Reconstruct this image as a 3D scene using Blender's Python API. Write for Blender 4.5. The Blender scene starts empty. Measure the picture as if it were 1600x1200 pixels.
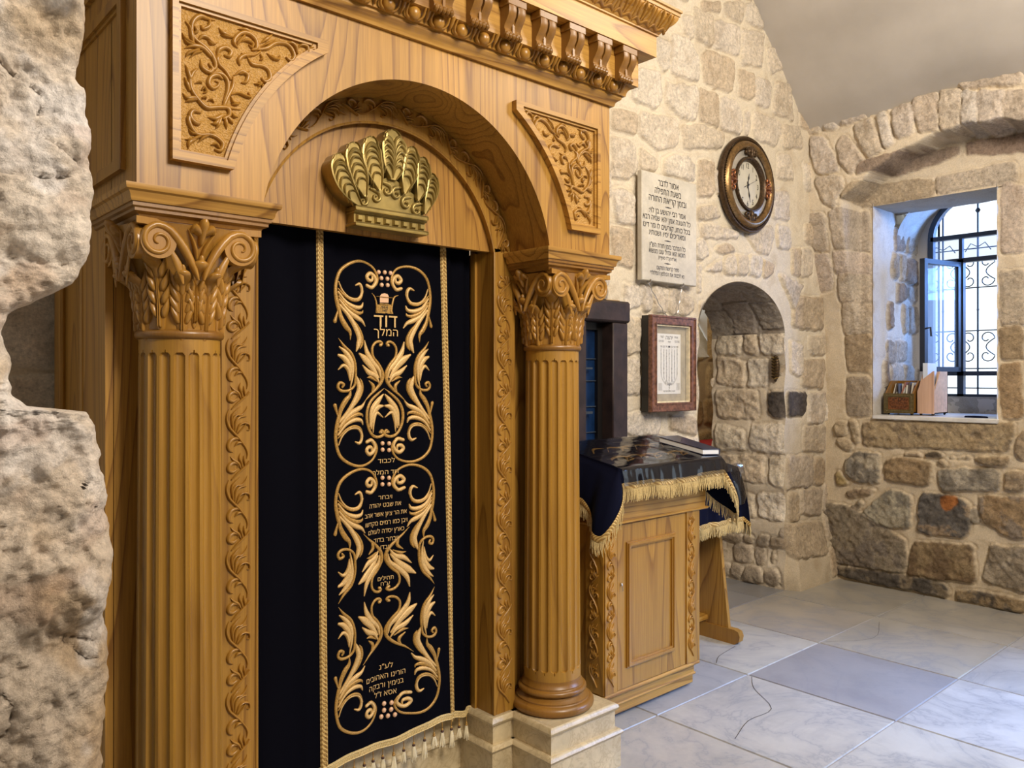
import bpy, bmesh, math, random
import numpy as np
from mathutils import Vector, Matrix
from mathutils.geometry import tessellate_polygon

PI = math.pi
scene = bpy.context.scene
COL = scene.collection

# ------------------------------------------------------------------ camera, sky, lights, exposure
CAM_H = 1.5
RX, RY, FX, FY = .7459, -.6660, .6660, .7459      # room axes: X along the clock wall, Y towards it
cam_data = bpy.data.cameras.new('camera')
cam_data.sensor_width = 36.0
cam_data.lens = 36.0 * 1250 / 1600
cam_data.shift_y = -10 / 1600
cam_data.clip_start = 0.02
cam = bpy.data.objects.new('camera', cam_data)
cam.location = (0, 0, CAM_H)
cam.rotation_euler = (PI / 2, 0, -math.atan2(FX, FY))
COL.objects.link(cam)
scene.camera = cam

world = bpy.data.worlds.new('sky'); scene.world = world; world.use_nodes = True
bg = world.node_tree.nodes['Background']
bg.inputs[0].default_value = (0.82, 0.92, 1.0, 1)
bg.inputs[1].default_value = 1.35

def area(name, loc, target, size, power, color, size_y=None):
    d = bpy.data.lights.new(name, 'AREA'); d.energy = power; d.color = color
    d.shape = 'RECTANGLE'; d.size = size; d.size_y = size_y or size
    o = bpy.data.objects.new(name, d); COL.objects.link(o); o.location = loc
    o.rotation_euler = (Vector(target) - Vector(loc)).to_track_quat('-Z', 'Y').to_euler()
    return o
area('hall_lamp_front', (1.6, -1.2, 3.7), (1.7, 2.2, 1.2), 1.1, 135, (1.0, .90, .77))
area('hall_lamp_side', (3.7, .3, 3.7), (4.3, 2.9, 1.7), .9, 48, (1.0, .88, .73))
dl = area('daylight_from_doorway', (5.6, -1.0, 1.9), (4.0, 1.05, .0), 1.0, 24, (.25, .47, 1.0), 1.6)
dl.data.spread = math.radians(50)
area('daylight_outside_window', (7.7, 1.15, 2.7), (6.2, 2.5, 1.7), 1.0, 140, (.16, .38, 1.0))
scene.cycles.max_bounces = 6; scene.cycles.diffuse_bounces = 4; scene.cycles.caustics_reflective = False; scene.cycles.caustics_refractive = False

scene.view_settings.view_transform = 'Standard'
scene.view_settings.look = 'None'
scene.view_settings.gamma = 1
scene.view_settings.use_curve_mapping = False
scene.view_settings.exposure = 0.35

# ------------------------------------------------------------------ measuring helpers (points on real planes)
def onY(u, v, Y):
    a = (u - 800) / 1250; z = Y / (FY + a * RY)
    return z * (FX + a * RX), CAM_H + (590 - v) / 1250 * z
def onX(u, v, X):
    a = (u - 800) / 1250; z = X / (FX + a * RX)
    return z * (FY + a * RY), CAM_H + (590 - v) / 1250 * z

# ------------------------------------------------------------------ noise
_rt = np.random.RandomState(11).rand(256, 256)
def vnoise(x, y, seed=0):
    x = np.asarray(x, float) + seed * 17.31; y = np.asarray(y, float) + seed * 9.77
    xi = np.floor(x).astype(int); yi = np.floor(y).astype(int)
    fx = x - xi; fy = y - yi
    fx = fx * fx * (3 - 2 * fx); fy = fy * fy * (3 - 2 * fy)
    g = lambda i, j: _rt[(i + seed * 31) % 256, (j + seed * 57) % 256]
    a = g(xi, yi); b = g(xi + 1, yi); c = g(xi, yi + 1); d = g(xi + 1, yi + 1)
    return (a * (1 - fx) + b * fx) * (1 - fy) + (c * (1 - fx) + d * fx) * fy
def fbm(x, y, seed=0, o=4, rough=.5):
    s = 0; amp = 1; t = 0
    for k in range(o):
        s = s + amp * vnoise(x * 2 ** k, y * 2 ** k, seed + k); t += amp; amp *= rough
    return s / t - .5
def sstep(a, b, x):
    t = np.clip((x - a) / (b - a), 0, 1); return t * t * (3 - 2 * t)

# ------------------------------------------------------------------ materials
def newmat(name):
    m = bpy.data.materials.new(name); m.use_nodes = True
    nt = m.node_tree; b = nt.nodes['Principled BSDF']
    return m, nt, b
def N(nt, typ, **kw):
    n = nt.nodes.new(typ)
    for k, v in kw.items():
        if k.startswith('i_'):
            key = k[2:]
            n.inputs[int(key) if key.isdigit() else key.replace('_', ' ')].default_value = v
        else: setattr(n, k, v)
    return n
def ramp(nt, stops, fac=None):
    r = nt.nodes.new('ShaderNodeValToRGB'); e = r.color_ramp.elements
    while len(e) < len(stops): e.new(.5)
    for i, (p, c) in enumerate(stops):
        e[i].position = p; e[i].color = (*c, 1) if len(c) == 3 else c
    if fac is not None: nt.links.new(fac, r.inputs[0])
    return r
def bump(nt, b, h, strength=.3, dist=.005):
    bp = N(nt, 'ShaderNodeBump'); bp.inputs['Strength'].default_value = strength; bp.inputs['Distance'].default_value = dist
    nt.links.new(h, bp.inputs['Height']); nt.links.new(bp.outputs[0], b.inputs['Normal']); return bp
def coords(nt, scale, rot=(0, 0, 0)):
    tc = N(nt, 'ShaderNodeTexCoord'); mp = N(nt, 'ShaderNodeMapping')
    mp.inputs['Scale'].default_value = scale; mp.inputs['Rotation'].default_value = rot
    nt.links.new(tc.outputs['Object'], mp.inputs[0]); return mp.outputs[0]

def wood(name, base, dark, axis='Z', rough=.42, ring=9.0, cathedral=1.0, seed=0.0):
    m, nt, b = newmat(name)
    L = .32; W = 3.2
    sc = {'Z': (W, W, L), 'X': (L, W, W), 'Y': (W, L, W)}[axis]
    v = coords(nt, sc)
    n1 = N(nt, 'ShaderNodeTexNoise', noise_dimensions='4D', i_Scale=1.0, i_Detail=1.5, i_Roughness=.45, i_W=seed)
    nt.links.new(v, n1.inputs['Vector'])
    mu = N(nt, 'ShaderNodeMath', operation='MULTIPLY', i_1=ring * 2.2); nt.links.new(n1.outputs[0], mu.inputs[0])
    fr = N(nt, 'ShaderNodeMath', operation='FRACT'); nt.links.new(mu.outputs[0], fr.inputs[0])
    r1 = ramp(nt, [(0, (.0,) * 3), (.60, (.06,) * 3), (.84, (.55 * cathedral,) * 3), (.93, (1.0 * cathedral,) * 3), (1, (.0,) * 3)], fr.outputs[0])
    f = 95; g = 2.2
    sc2 = {'Z': (f, f, g), 'X': (g, f, f), 'Y': (f, g, f)}[axis]
    v2 = coords(nt, sc2)
    n2 = N(nt, 'ShaderNodeTexNoise', i_Scale=1.6, i_Detail=3, i_Roughness=.7); nt.links.new(v2, n2.inputs['Vector'])
    r2 = ramp(nt, [(.35, (0,) * 3), (.62, (1,) * 3)], n2.outputs[0])
    ad = N(nt, 'ShaderNodeMath', operation='MULTIPLY_ADD', i_1=.42, use_clamp=True)
    nt.links.new(r2.outputs[0], ad.inputs[0])
    ml = N(nt, 'ShaderNodeMath', operation='MULTIPLY', i_1=.78); nt.links.new(r1.outputs[0], ml.inputs[0])
    nt.links.new(ml.outputs[0], ad.inputs[2])
    mx = N(nt, 'ShaderNodeMixRGB', i_1=(*base, 1), i_2=(*dark, 1)); nt.links.new(ad.outputs[0], mx.inputs[0])
    n3 = N(nt, 'ShaderNodeTexNoise', i_Scale=1.7, i_Detail=2); nt.links.new(v, n3.inputs['Vector'])
    hs = N(nt, 'ShaderNodeHueSaturation'); nt.links.new(mx.outputs[0], hs.inputs['Color'])
    mr = N(nt, 'ShaderNodeMapRange'); mr.inputs[1].default_value = .3; mr.inputs[2].default_value = .7
    mr.inputs[3].default_value = .84; mr.inputs[4].default_value = 1.14
    nt.links.new(n3.outputs[0], mr.inputs[0]); nt.links.new(mr.outputs[0], hs.inputs['Value'])
    nt.links.new(hs.outputs[0], b.inputs['Base Color'])
    b.inputs['Roughness'].default_value = rough
    b.inputs['Coat Weight'].default_value = .10; b.inputs['Coat Roughness'].default_value = .3
    bump(nt, b, n2.outputs[0], .12, .001)
    return m
OAK = (.405, .208, .030); OAKD = (.21, .090, .010)
M = {}
M['oak'] = wood('oak_vertical', OAK, OAKD)
M['oak_bold'] = wood('oak_bold_grain', (.45, .235, .040), (.20, .084, .012), ring=12, seed=4.0)
M['oak_x'] = wood('oak_horizontal', (.48, .255, .048), OAKD, axis='X', ring=11, seed=2.0)
M['oak_y'] = wood('oak_depth', OAK, OAKD, axis='Y', ring=8, seed=3.0)
M['oak_column'] = wood('column_oak', (.385, .198, .024), (.23, .106, .012), ring=4, cathedral=.6, seed=5.0)
M['oak_carved'] = wood('carved_oak', (.385, .190, .028), (.25, .110, .014), ring=5, cathedral=.5, rough=.34)
M['oak_red'] = wood('dark_varnished_oak', (.26, .120, .018), (.17, .072, .010), ring=5, cathedral=.6, rough=.36)
M['oak_tymp'] = wood('tympanum_oak', (.43, .218, .040), (.20, .085, .014), ring=17, seed=7.0)

def plain(name, c, rough=.5, metal=0, bump_scale=None, bs=.2, bd=.002, spec=None, var=0, coat=0, sheen=0):
    m, nt, b = newmat(name)
    b.inputs['Base Color'].default_value = (*c, 1); b.inputs['Roughness'].default_value = rough
    b.inputs['Metallic'].default_value = metal
    if spec is not None: b.inputs['Specular IOR Level'].default_value = spec
    if coat: b.inputs['Coat Weight'].default_value = coat
    if sheen: b.inputs['Sheen Weight'].default_value = sheen; b.inputs['Sheen Roughness'].default_value = .4
    n = N(nt, 'ShaderNodeTexNoise', i_Scale=bump_scale or 40, i_Detail=4)
    nt.links.new(coords(nt, (1, 1, 1)), n.inputs['Vector'])
    if var:
        d = tuple(x * (1 - var) for x in c); h = tuple(min(1, x * (1 + var)) for x in c)
        r = ramp(nt, [(.35, d), (.65, h)], n.outputs[0]); nt.links.new(r.outputs[0], b.inputs['Base Color'])
    if bump_scale: bump(nt, b, n.outputs[0], bs, bd)
    return m
M['velvet'] = plain('navy_velvet', (.0016, .0017, .0042), .9, bump_scale=300, bs=.15, bd=.0008, spec=.06)
M['velvet_blue'] = plain('blue_velvet', (.0022, .0032, .014), .85, bump_scale=300, bs=.15, bd=.0008, spec=.1, sheen=.01)
M['gold_thread'] = plain('gold_embroidery', (.42, .235, .055), .42, .25, bump_scale=260, bs=.5, bd=.001, var=.35)
M['pale_thread'] = plain('pale_embroidery', (.66, .43, .17), .45, .15, bump_scale=300, bs=.4, bd=.001, var=.2)
M['rose_thread'] = plain('rose_bead_thread', (.72, .44, .26), .45, .1, bump_scale=200, bs=.3)
M['gold_leafed'] = plain('gold_painted_wood', (.34, .245, .075), .36, .55, bump_scale=18, bs=.15, bd=.004, var=.2)
M['fringe'] = plain('gold_fringe', (.60, .45, .20), .6, .1, bump_scale=300, bs=.4, var=.25)
M['cream'] = plain('cream_tassel', (.78, .68, .46), .6, var=.15)
M['brown_knot'] = plain('brown_knot', (.06, .02, .012), .6)
M['ink'] = plain('black_paint', (.012, .010, .010), .5)
M['bronze'] = plain('bronze_frame', (.23, .135, .05), .33, .7, bump_scale=60, bs=.15, var=.3)
M['bronze_dark'] = plain('dark_bronze', (.075, .045, .022), .38, .6, bump_scale=80, bs=.3, var=.4)
M['copper'] = plain('copper_ornament', (.30, .12, .05), .35, .75, bump_scale=80, bs=.3, var=.4)
M['dial'] = plain('clock_dial', (.52, .48, .38), .5, var=.06, bump_scale=12, bs=.02)
M['mirror'] = plain('mirror_ring', (.48, .45, .39), .25, .45, var=.12, bump_scale=9, bs=.05)
M['timber'] = plain('old_dark_timber', (.030, .017, .014), .55, bump_scale=14, bs=.5, bd=.006, var=.35)
M['steel'] = plain('grey_steel_frame', (.045, .060, .085), .45, .3)
M['iron'] = plain('dark_wrought_iron', (.03, .035, .045), .5, .4)
M['paper'] = plain('white_paper', (.78, .77, .74), .6)
M['mount'] = plain('parchment_mount', (.36, .31, .22), .7, bump_scale=20, bs=.1, var=.2)
M['frame_wood'] = plain('reddish_frame_wood', (.17, .075, .045), .45, bump_scale=60, bs=.4, bd=.002, var=.45)
M['black'] = plain('black_lacquer', (.008, .007, .007), .4)
M['book'] = plain('navy_book_cover', (.016, .02, .05), .3, bump_scale=150, bs=.1, coat=.3)
M['brass'] = plain('brass_fitting', (.50, .36, .14), .3, .85)
M['chrome'] = plain('steel_fitting', (.6, .6, .62), .2, .9)
M['red'] = plain('red_cloth', (.34, .015, .02), .7)
M['pine'] = plain('pale_pine', (.58, .36, .22), .5, bump_scale=30, bs=.05, var=.12)
M['plastic'] = None
def transp(name, color, rough, mixf, ior=1.45):
    m, nt, b = newmat(name)
    b.inputs['Base Color'].default_value = (*color, 1); b.inputs['Roughness'].default_value = rough
    tr = N(nt, 'ShaderNodeBsdfTransparent'); mx = N(nt, 'ShaderNodeMixShader', i_0=mixf)
    out = nt.nodes['Material Output']
    nt.links.new(tr.outputs[0], mx.inputs[1]); nt.links.new(b.outputs[0], mx.inputs[2]); nt.links.new(mx.outputs[0], out.inputs[0])
    return m
M['glass'] = transp('window_glass', (.55, .75, .95), .05, .22)
M['picture_glass'] = transp('picture_glass', (.7, .7, .7), .05, .08)

def plastic_mat():
    m, nt, b = newmat('clear_plastic_sheet')
    b.inputs['Base Color'].default_value = (.004, .004, .006, 1); b.inputs['Roughness'].default_value = .07
    b.inputs['Coat Weight'].default_value = 1; b.inputs['Coat Roughness'].default_value = .06
    n = N(nt, 'ShaderNodeTexNoise', i_Scale=2.6, i_Detail=2, i_Distortion=1.2); nt.links.new(coords(nt, (1.2, 3.0, 1.5)), n.inputs['Vector'])
    bump(nt, b, n.outputs[0], .45, .03)
    tr = N(nt, 'ShaderNodeBsdfTransparent'); mx = N(nt, 'ShaderNodeMixShader', i_0=.55)
    out = nt.nodes['Material Output']
    nt.links.new(tr.outputs[0], mx.inputs[1]); nt.links.new(b.outputs[0], mx.inputs[2]); nt.links.new(mx.outputs[0], out.inputs[0])
    return m
M['plastic'] = plastic_mat()

def stone_mat(name, bscale=48, bs=.9, bd=.016, tint=(1, 1, 1), contrast=.42, dark=0):
    m, nt, b = newmat(name)
    at = N(nt, 'ShaderNodeAttribute', attribute_name='Col')
    v = coords(nt, (1, 1, 1))
    n1 = N(nt, 'ShaderNodeTexNoise', i_Scale=bscale, i_Detail=10, i_Roughness=.72); nt.links.new(v, n1.inputs['Vector'])
    n2 = N(nt, 'ShaderNodeTexNoise', i_Scale=7, i_Detail=6, i_Roughness=.6, i_Distortion=.6); nt.links.new(v, n2.inputs['Vector'])
    r1 = ramp(nt, [(.30, (1 - contrast * 1.5,) * 3), (.41, (1 - contrast * .4,) * 3), (.49, (1,) * 3), (.68, (1 + contrast,) * 3)], n1.outputs[0])
    one = N(nt, 'ShaderNodeMixRGB', i_1=(1, 1, 1, 1)); nt.links.new(at.outputs['Alpha'], one.inputs[0]); nt.links.new(r1.outputs[0], one.inputs[2])
    n5 = N(nt, 'ShaderNodeTexNoise', i_Scale=bscale * 2.6, i_Detail=4, i_Roughness=.6); nt.links.new(v, n5.inputs['Vector'])
    r5 = ramp(nt, [(.35, (.88,) * 3), (.65, (1.08,) * 3)], n5.outputs[0])
    m0 = N(nt, 'ShaderNodeMixRGB', blend_type='MULTIPLY', i_0=1.0); nt.links.new(one.outputs[0], m0.inputs[1]); nt.links.new(r5.outputs[0], m0.inputs[2])
    r2 = ramp(nt, [(.32, (.86, .82, .77)), (.5, (1, 1, 1)), (.68, (1.05, 1.03, .99))], n2.outputs[0])
    m1 = N(nt, 'ShaderNodeMixRGB', blend_type='MULTIPLY', i_0=1.0); nt.links.new(at.outputs['Color'], m1.inputs[1]); nt.links.new(m0.outputs[0], m1.inputs[2])
    m2 = N(nt, 'ShaderNodeMixRGB', blend_type='MULTIPLY', i_0=1.0); nt.links.new(m1.outputs[0], m2.inputs[1]); nt.links.new(r2.outputs[0], m2.inputs[2])
    nt.links.new(m2.outputs[0], b.inputs['Base Color'])
    b.inputs['Roughness'].default_value = .88; b.inputs['Specular IOR Level'].default_value = .2
    wt = N(nt, 'ShaderNodeMath', operation='MULTIPLY_ADD', i_1=.85, i_2=.15); nt.links.new(at.outputs['Alpha'], wt.inputs[0])
    ad = N(nt, 'ShaderNodeMath', operation='MULTIPLY'); nt.links.new(n1.outputs[0], ad.inputs[0]); nt.links.new(wt.outputs[0], ad.inputs[1])
    bump(nt, b, ad.outputs[0], bs, bd)
    return m
M['stone'] = stone_mat('limestone_masonry')
M['rock'] = stone_mat('rough_rock', bscale=85, bs=1.0, bd=.010, contrast=.36)

def marble(name, base, vein, scale=3.0, rough=.3, amount=.5):
    m, nt, b = newmat(name)
    v = coords(nt, (1, 1, 1))
    n0 = N(nt, 'ShaderNodeTexNoise', i_Scale=scale * 1.2, i_Detail=6, i_Roughness=.65, i_Distortion=1.6); nt.links.new(v, n0.inputs['Vector'])
    a = N(nt, 'ShaderNodeMath', operation='SUBTRACT', i_1=.5); nt.links.new(n0.outputs[0], a.inputs[0])
    ab = N(nt, 'ShaderNodeMath', operation='ABSOLUTE'); nt.links.new(a.outputs[0], ab.inputs[0])
    r = ramp(nt, [(0, (amount,) * 3), (.035, (amount * .25,) * 3), (.12, (0,) * 3)], ab.outputs[0])
    n1 = N(nt, 'ShaderNodeTexNoise', i_Scale=scale * .7, i_Detail=5, i_Roughness=.6); nt.links.new(v, n1.inputs['Vector'])
    r1 = ramp(nt, [(.35, tuple(x * .82 for x in base)), (.62, tuple(min(1, x * 1.08) for x in base))], n1.outputs[0])
    mx = N(nt, 'ShaderNodeMixRGB', i_2=(*vein, 1)); nt.links.new(r.outputs[0], mx.inputs[0]); nt.links.new(r1.outputs[0], mx.inputs[1])
    nt.links.new(mx.outputs[0], b.inputs['Base Color']); b.inputs['Roughness'].default_value = rough
    bump(nt, b, n1.outputs[0], .08, .004)
    return m
M['plinth_marble'] = marble('cream_marble', (.62, .50, .30), (.34, .24, .12), 9, .34, .55)
M['plaque'] = marble('white_plaque_marble', (.60, .55, .45), (.42, .38, .31), 8, .5, .3)

def plaster_mat():
    m, nt, b = newmat('grey_plaster')
    v = coords(nt, (1, 1, 1))
    n = N(nt, 'ShaderNodeTexNoise', i_Scale=2.2, i_Detail=6, i_Roughness=.6); nt.links.new(v, n.inputs['Vector'])
    r = ramp(nt, [(.3, (.46, .425, .38)), (.7, (.54, .50, .45))], n.outputs[0]); nt.links.new(r.outputs[0], b.inputs['Base Color'])
    b.inputs['Roughness'].default_value = .9
    n2 = N(nt, 'ShaderNodeTexNoise', i_Scale=30, i_Detail=4); nt.links.new(v, n2.inputs['Vector']); bump(nt, b, n2.outputs[0], .12, .004)
    return m
M['plaster'] = plaster_mat()
def hammered():
    m, nt, b = newmat('punched_oak_ground')
    b.inputs['Base Color'].default_value = (.45, .24, .050, 1); b.inputs['Roughness'].default_value = .5
    n = N(nt, 'ShaderNodeTexVoronoi', i_Scale=210); nt.links.new(coords(nt, (1, 1, 1)), n.inputs['Vector']); bump(nt, b, n.outputs[0], .9, .003)
    return m
M['punched'] = hammered()
def braid_mat(name, c1, c2, freq=260):
    m, nt, b = newmat(name)
    w = N(nt, 'ShaderNodeTexWave', wave_type='BANDS', bands_direction='DIAGONAL', i_Scale=freq / 6.0, i_Distortion=.4)
    nt.links.new(coords(nt, (1, 1, 1)), w.inputs['Vector'])
    r = ramp(nt, [(.2, c2), (.7, c1)], w.outputs['Fac' if 'Fac' in w.outputs else 1]); nt.links.new(r.outputs[0], b.inputs['Base Color'])
    b.inputs['Roughness'].default_value = .5; b.inputs['Metallic'].default_value = .15
    bump(nt, b, w.outputs[1], .6, .002); return m
M['braid'] = braid_mat('gold_braid', (.66, .46, .17), (.36, .21, .06))

# ------------------------------------------------------------------ mesh builder
class MB:
    def __init__(s): s.v = []; s.f = []; s.m = []
    def add(s, verts, faces, mi=0):
        o = len(s.v); s.v += [(float(p[0]), float(p[1]), float(p[2])) for p in verts]; s.f += [tuple(i + o for i in f) for f in faces]; s.m += [mi] * len(faces)
    def box(s, x0, x1, y0, y1, z0, z1, mi=0, bev=0.0):
        if bev:
            b = min(bev, abs(x1 - x0) / 2.1, abs(y1 - y0) / 2.1, abs(z1 - z0) / 2.1)
            V = []; idx = {}
            for ix in (0, 1):
                for iy in (0, 1):
                    for iz in (0, 1):
                        X = (x0, x1)[ix]; Y = (y0, y1)[iy]; Z = (z0, z1)[iz]
                        sx, sy, sz = (1, -1)[ix], (1, -1)[iy], (1, -1)[iz]
                        idx[ix, iy, iz, 'x'] = len(V); V.append((X, Y + sy * b, Z + sz * b))
                        idx[ix, iy, iz, 'y'] = len(V); V.append((X + sx * b, Y, Z + sz * b))
                        idx[ix, iy, iz, 'z'] = len(V); V.append((X + sx * b, Y + sy * b, Z))
            F = []
            q = [(0, 0), (1, 0), (1, 1), (0, 1)]
            for i in (0, 1):
                F.append([idx[i, a, c, 'x'] for a, c in q]); F.append([idx[a, i, c, 'y'] for a, c in q]); F.append([idx[a, c, i, 'z'] for a, c in q])
            for a in (0, 1):
                for c in (0, 1):
                    F.append([idx[0, a, c, 'y'], idx[1, a, c, 'y'], idx[1, a, c, 'z'], idx[0, a, c, 'z']])
                    F.append([idx[a, 0, c, 'x'], idx[a, 1, c, 'x'], idx[a, 1, c, 'z'], idx[a, 0, c, 'z']])
                    F.append([idx[a, c, 0, 'x'], idx[a, c, 1, 'x'], idx[a, c, 1, 'y'], idx[a, c, 0, 'y']])
            for ix in (0, 1):
                for iy in (0, 1):
                    for iz in (0, 1):
                        F.append([idx[ix, iy, iz, k] for k in 'xyz'])
            s.add(V, F, mi); return
        v = [(x, y, z) for x in (x0, x1) for y in (y0, y1) for z in (z0, z1)]
        s.add(v, [(0, 1, 3, 2), (4, 6, 7, 5), (0, 4, 5, 1), (2, 3, 7, 6), (0, 2, 6, 4), (1, 5, 7, 3)], mi)
    def prism(s, pts, a0, a1, axis='Y', mi=0):
        """polygon in the two other axes, extruded along axis"""
        def P(p, a):
            return {'Y': (p[0], a, p[1]), 'X': (a, p[0], p[1]), 'Z': (p[0], p[1], a)}[axis]
        n = len(pts)
        s.add([P(p, a0) for p in pts] + [P(p, a1) for p in pts],
              [tuple(range(n))[::-1], tuple(range(n, 2 * n))] + [(i, (i + 1) % n, n + (i + 1) % n, n + i) for i in range(n)], mi)
    def ring(s, outer, inner, a0, a1, axis='Y', mi=0, closed=True):
        def P(p, a):
            return {'Y': (p[0], a, p[1]), 'X': (a, p[0], p[1]), 'Z': (p[0], p[1], a)}[axis]
        n = len(outer)
        V = [P(p, a0) for p in outer] + [P(p, a0) for p in inner] + [P(p, a1) for p in outer] + [P(p, a1) for p in inner]
        F = []
        R = range(n) if closed else range(n - 1)
        for i in R:
            j = (i + 1) % n
            F += [(i, j, n + j, n + i), (2 * n + i, 3 * n + i, 3 * n + j, 2 * n + j), (i, 2 * n + i, 2 * n + j, j), (n + i, n + j, 3 * n + j, 3 * n + i)]
        if not closed:
            F += [(0, n, 3 * n, 2 * n), (n - 1, 3 * n - 1, 4 * n - 1, 2 * n - 1)]
        s.add(V, F, mi)
    def lathe(s, cx, cy, prof, n=48, mi=0, rfun=None, cap=True):
        V = []
        for r, z in prof:
            for k in range(n):
                t = 2 * PI * k / n; rr = r if rfun is None else rfun(r, z, t)
                V.append((cx + rr * math.cos(t), cy + rr * math.sin(t), z))
        F = []
        for i in range(len(prof) - 1):
            for k in range(n):
                F.append((i * n + k, i * n + (k + 1) % n, (i + 1) * n + (k + 1) % n, (i + 1) * n + k))
        if cap:
            F.append(tuple(range(n))[::-1]); F.append(tuple(range((len(prof) - 1) * n, len(prof) * n)))
        s.add(V, F, mi)
    def sweep(s, path, prof, side=1, mi=0, closed_prof=True):
        """plan path [(x,y)], profile [(out,z)], mitred corners; side=1 puts 'out' to the right of travel"""
        n = len(path); P = []
        for i, p in enumerate(path):
            ds = []
            if i > 0: ds.append(Vector((p[0] - path[i - 1][0], p[1] - path[i - 1][1])).normalized())
            if i < n - 1: ds.append(Vector((path[i + 1][0] - p[0], path[i + 1][1] - p[1])).normalized())
            ns = [Vector((d.y, -d.x)) * side for d in ds]
            o = ns[0] if len(ns) == 1 else (ns[0] + ns[1]) / (1 + ns[0].dot(ns[1]))
            P.append(o)
        m = len(prof); V = []
        for p, o in zip(path, P):
            for out, z in prof: V.append((p[0] + o.x * out, p[1] + o.y * out, z))
        F = []
        for i in range(n - 1):
            for k in range(m if closed_prof else m - 1):
                F.append((i * m + k, i * m + (k + 1) % m, (i + 1) * m + (k + 1) % m, (i + 1) * m + k))
        if closed_prof: F += [tuple(range(m)), tuple(range((n - 1) * m, n * m))[::-1]]
        s.add(V, F, mi)
    def tube(s, pts, r, n=8, mi=0, caps=True):
        P = [Vector(p) for p in pts]; R = r if isinstance(r, (list, tuple)) else [r] * len(P)
        V = []; up = None
        for i, p in enumerate(P):
            t = (P[min(i + 1, len(P) - 1)] - P[max(i - 1, 0)]).normalized()
            if up is None:
                up = Vector((0, 0, 1)) if abs(t.z) < .9 else Vector((1, 0, 0))
            a = t.cross(up)
            if a.length < 1e-6: a = t.cross(Vector((0, 1, 0)))
            a.normalize(); bb = a.cross(t).normalized(); up = bb
            for k in range(n):
                th = 2 * PI * k / n; V.append(p + (a * math.cos(th) + bb * math.sin(th)) * R[i])
        F = []
        for i in range(len(P) - 1):
            for k in range(n):
                F.append((i * n + k, i * n + (k + 1) % n, (i + 1) * n + (k + 1) % n, (i + 1) * n + k))
        if caps: F += [tuple(range(n))[::-1], tuple(range((len(P) - 1) * n, len(P) * n))]
        s.add(V, F, mi)
    def ball(s, c, r, nu=12, nv=8, mi=0):
        rx, ry, rz = r if isinstance(r, (list, tuple)) else (r, r, r)
        V = [(c[0], c[1], c[2] - rz)]
        for j in range(1, nv):
            ph = -PI / 2 + PI * j / nv
            for k in range(nu):
                t = 2 * PI * k / nu; V.append((c[0] + rx * math.cos(ph) * math.cos(t), c[1] + ry * math.cos(ph) * math.sin(t), c[2] + rz * math.sin(ph)))
        V.append((c[0], c[1], c[2] + rz)); F = []
        for k in range(nu): F.append((0, 1 + (k + 1) % nu, 1 + k))
        for j in range(nv - 2):
            for k in range(nu):
                a = 1 + j * nu; F.append((a + k, a + (k + 1) % nu, a + nu + (k + 1) % nu, a + nu + k))
        a = 1 + (nv - 2) * nu
        for k in range(nu): F.append((a + k, a + (k + 1) % nu, len(V) - 1))
        s.add(V, F, mi)
    def stroke(s, pts, fn, h, scale=1.0, mi=0, sub=5, flat=.0, prof=None, base=0.0):
        """raised tapering ridge along 2D points (x, y, halfwidth); fn(x, y, height) -> 3D"""
        q = smooth(pts, sub)
        if len(q) < 2: return
        if q[-1][2] > .25 * max(a[2] for a in q) and len(q) > 2:      # round the blunt end
            (x0, y0, w0), (x1, y1, w1) = q[-2], q[-1]; L = math.hypot(x1 - x0, y1 - y0) or 1e-6
            dx, dy = (x1 - x0) / L, (y1 - y0) / L
            for f_, g in ((.5, .86), (.85, .5), (1.0, .08)): q.append((x1 + dx * w1 * f_, y1 + dy * w1 * f_, w1 * g))
        if q[0][2] > .25 * max(a[2] for a in q):
            (x0, y0, w0), (x1, y1, w1) = q[1], q[0]; L = math.hypot(x1 - x0, y1 - y0) or 1e-6
            dx, dy = (x1 - x0) / L, (y1 - y0) / L
            q = [(x1 + dx * w1 * f_, y1 + dy * w1 * f_, w1 * g) for f_, g in ((1.0, .08), (.85, .5), (.5, .86))] + q
        wm = max(a[2] for a in q); V = []; pr = prof or ((-1, 0), (-.82, .55), (-.4, .92), (0, 1.0), (.4, .92), (.82, .55), (1, 0))
        for i, (x, y, w) in enumerate(q):
            a = q[max(i - 1, 0)]; b = q[min(i + 1, len(q) - 1)]
            dx, dy = b[0] - a[0], b[1] - a[1]; L = math.hypot(dx, dy) or 1e-6
            nx, ny = -dy / L, dx / L; hh = h * (flat + (1 - flat) * (max(w, 0) / wm) ** .7)
            for c, e in pr: V.append(fn((x + nx * w * c) * scale, (y + ny * w * c) * scale, base + hh * e if e > 0 else base - h * .15))
        m = len(pr); F = []
        for i in range(len(q) - 1):
            for k in range(m - 1): F.append((i * m + k, i * m + k + 1, (i + 1) * m + k + 1, (i + 1) * m + k))
        F += [tuple(range(m))[::-1], tuple(range((len(q) - 1) * m, len(q) * m))]
        s.add(V, F, mi)
    def build(s, name, mats, parent=None, smooth_=False, sharp=None):
        me = bpy.data.meshes.new(name); me.from_pydata(s.v, [], s.f); me.validate()
        mats = mats if isinstance(mats, (list, tuple)) else [mats]
        for m in mats: me.materials.append(m)
        if len(mats) > 1 and len(me.polygons) == len(s.m): me.polygons.foreach_set('material_index', s.m)
        bm = bmesh.new(); bm.from_mesh(me); bmesh.ops.recalc_face_normals(bm, faces=bm.faces); bm.to_mesh(me); bm.free()
        if smooth_:
            me.polygons.foreach_set('use_smooth', [True] * len(me.polygons))
            me.set_sharp_from_angle(angle=math.radians(sharp or 38))
        me.update()
        o = bpy.data.objects.new(name, me); COL.objects.link(o)
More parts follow.
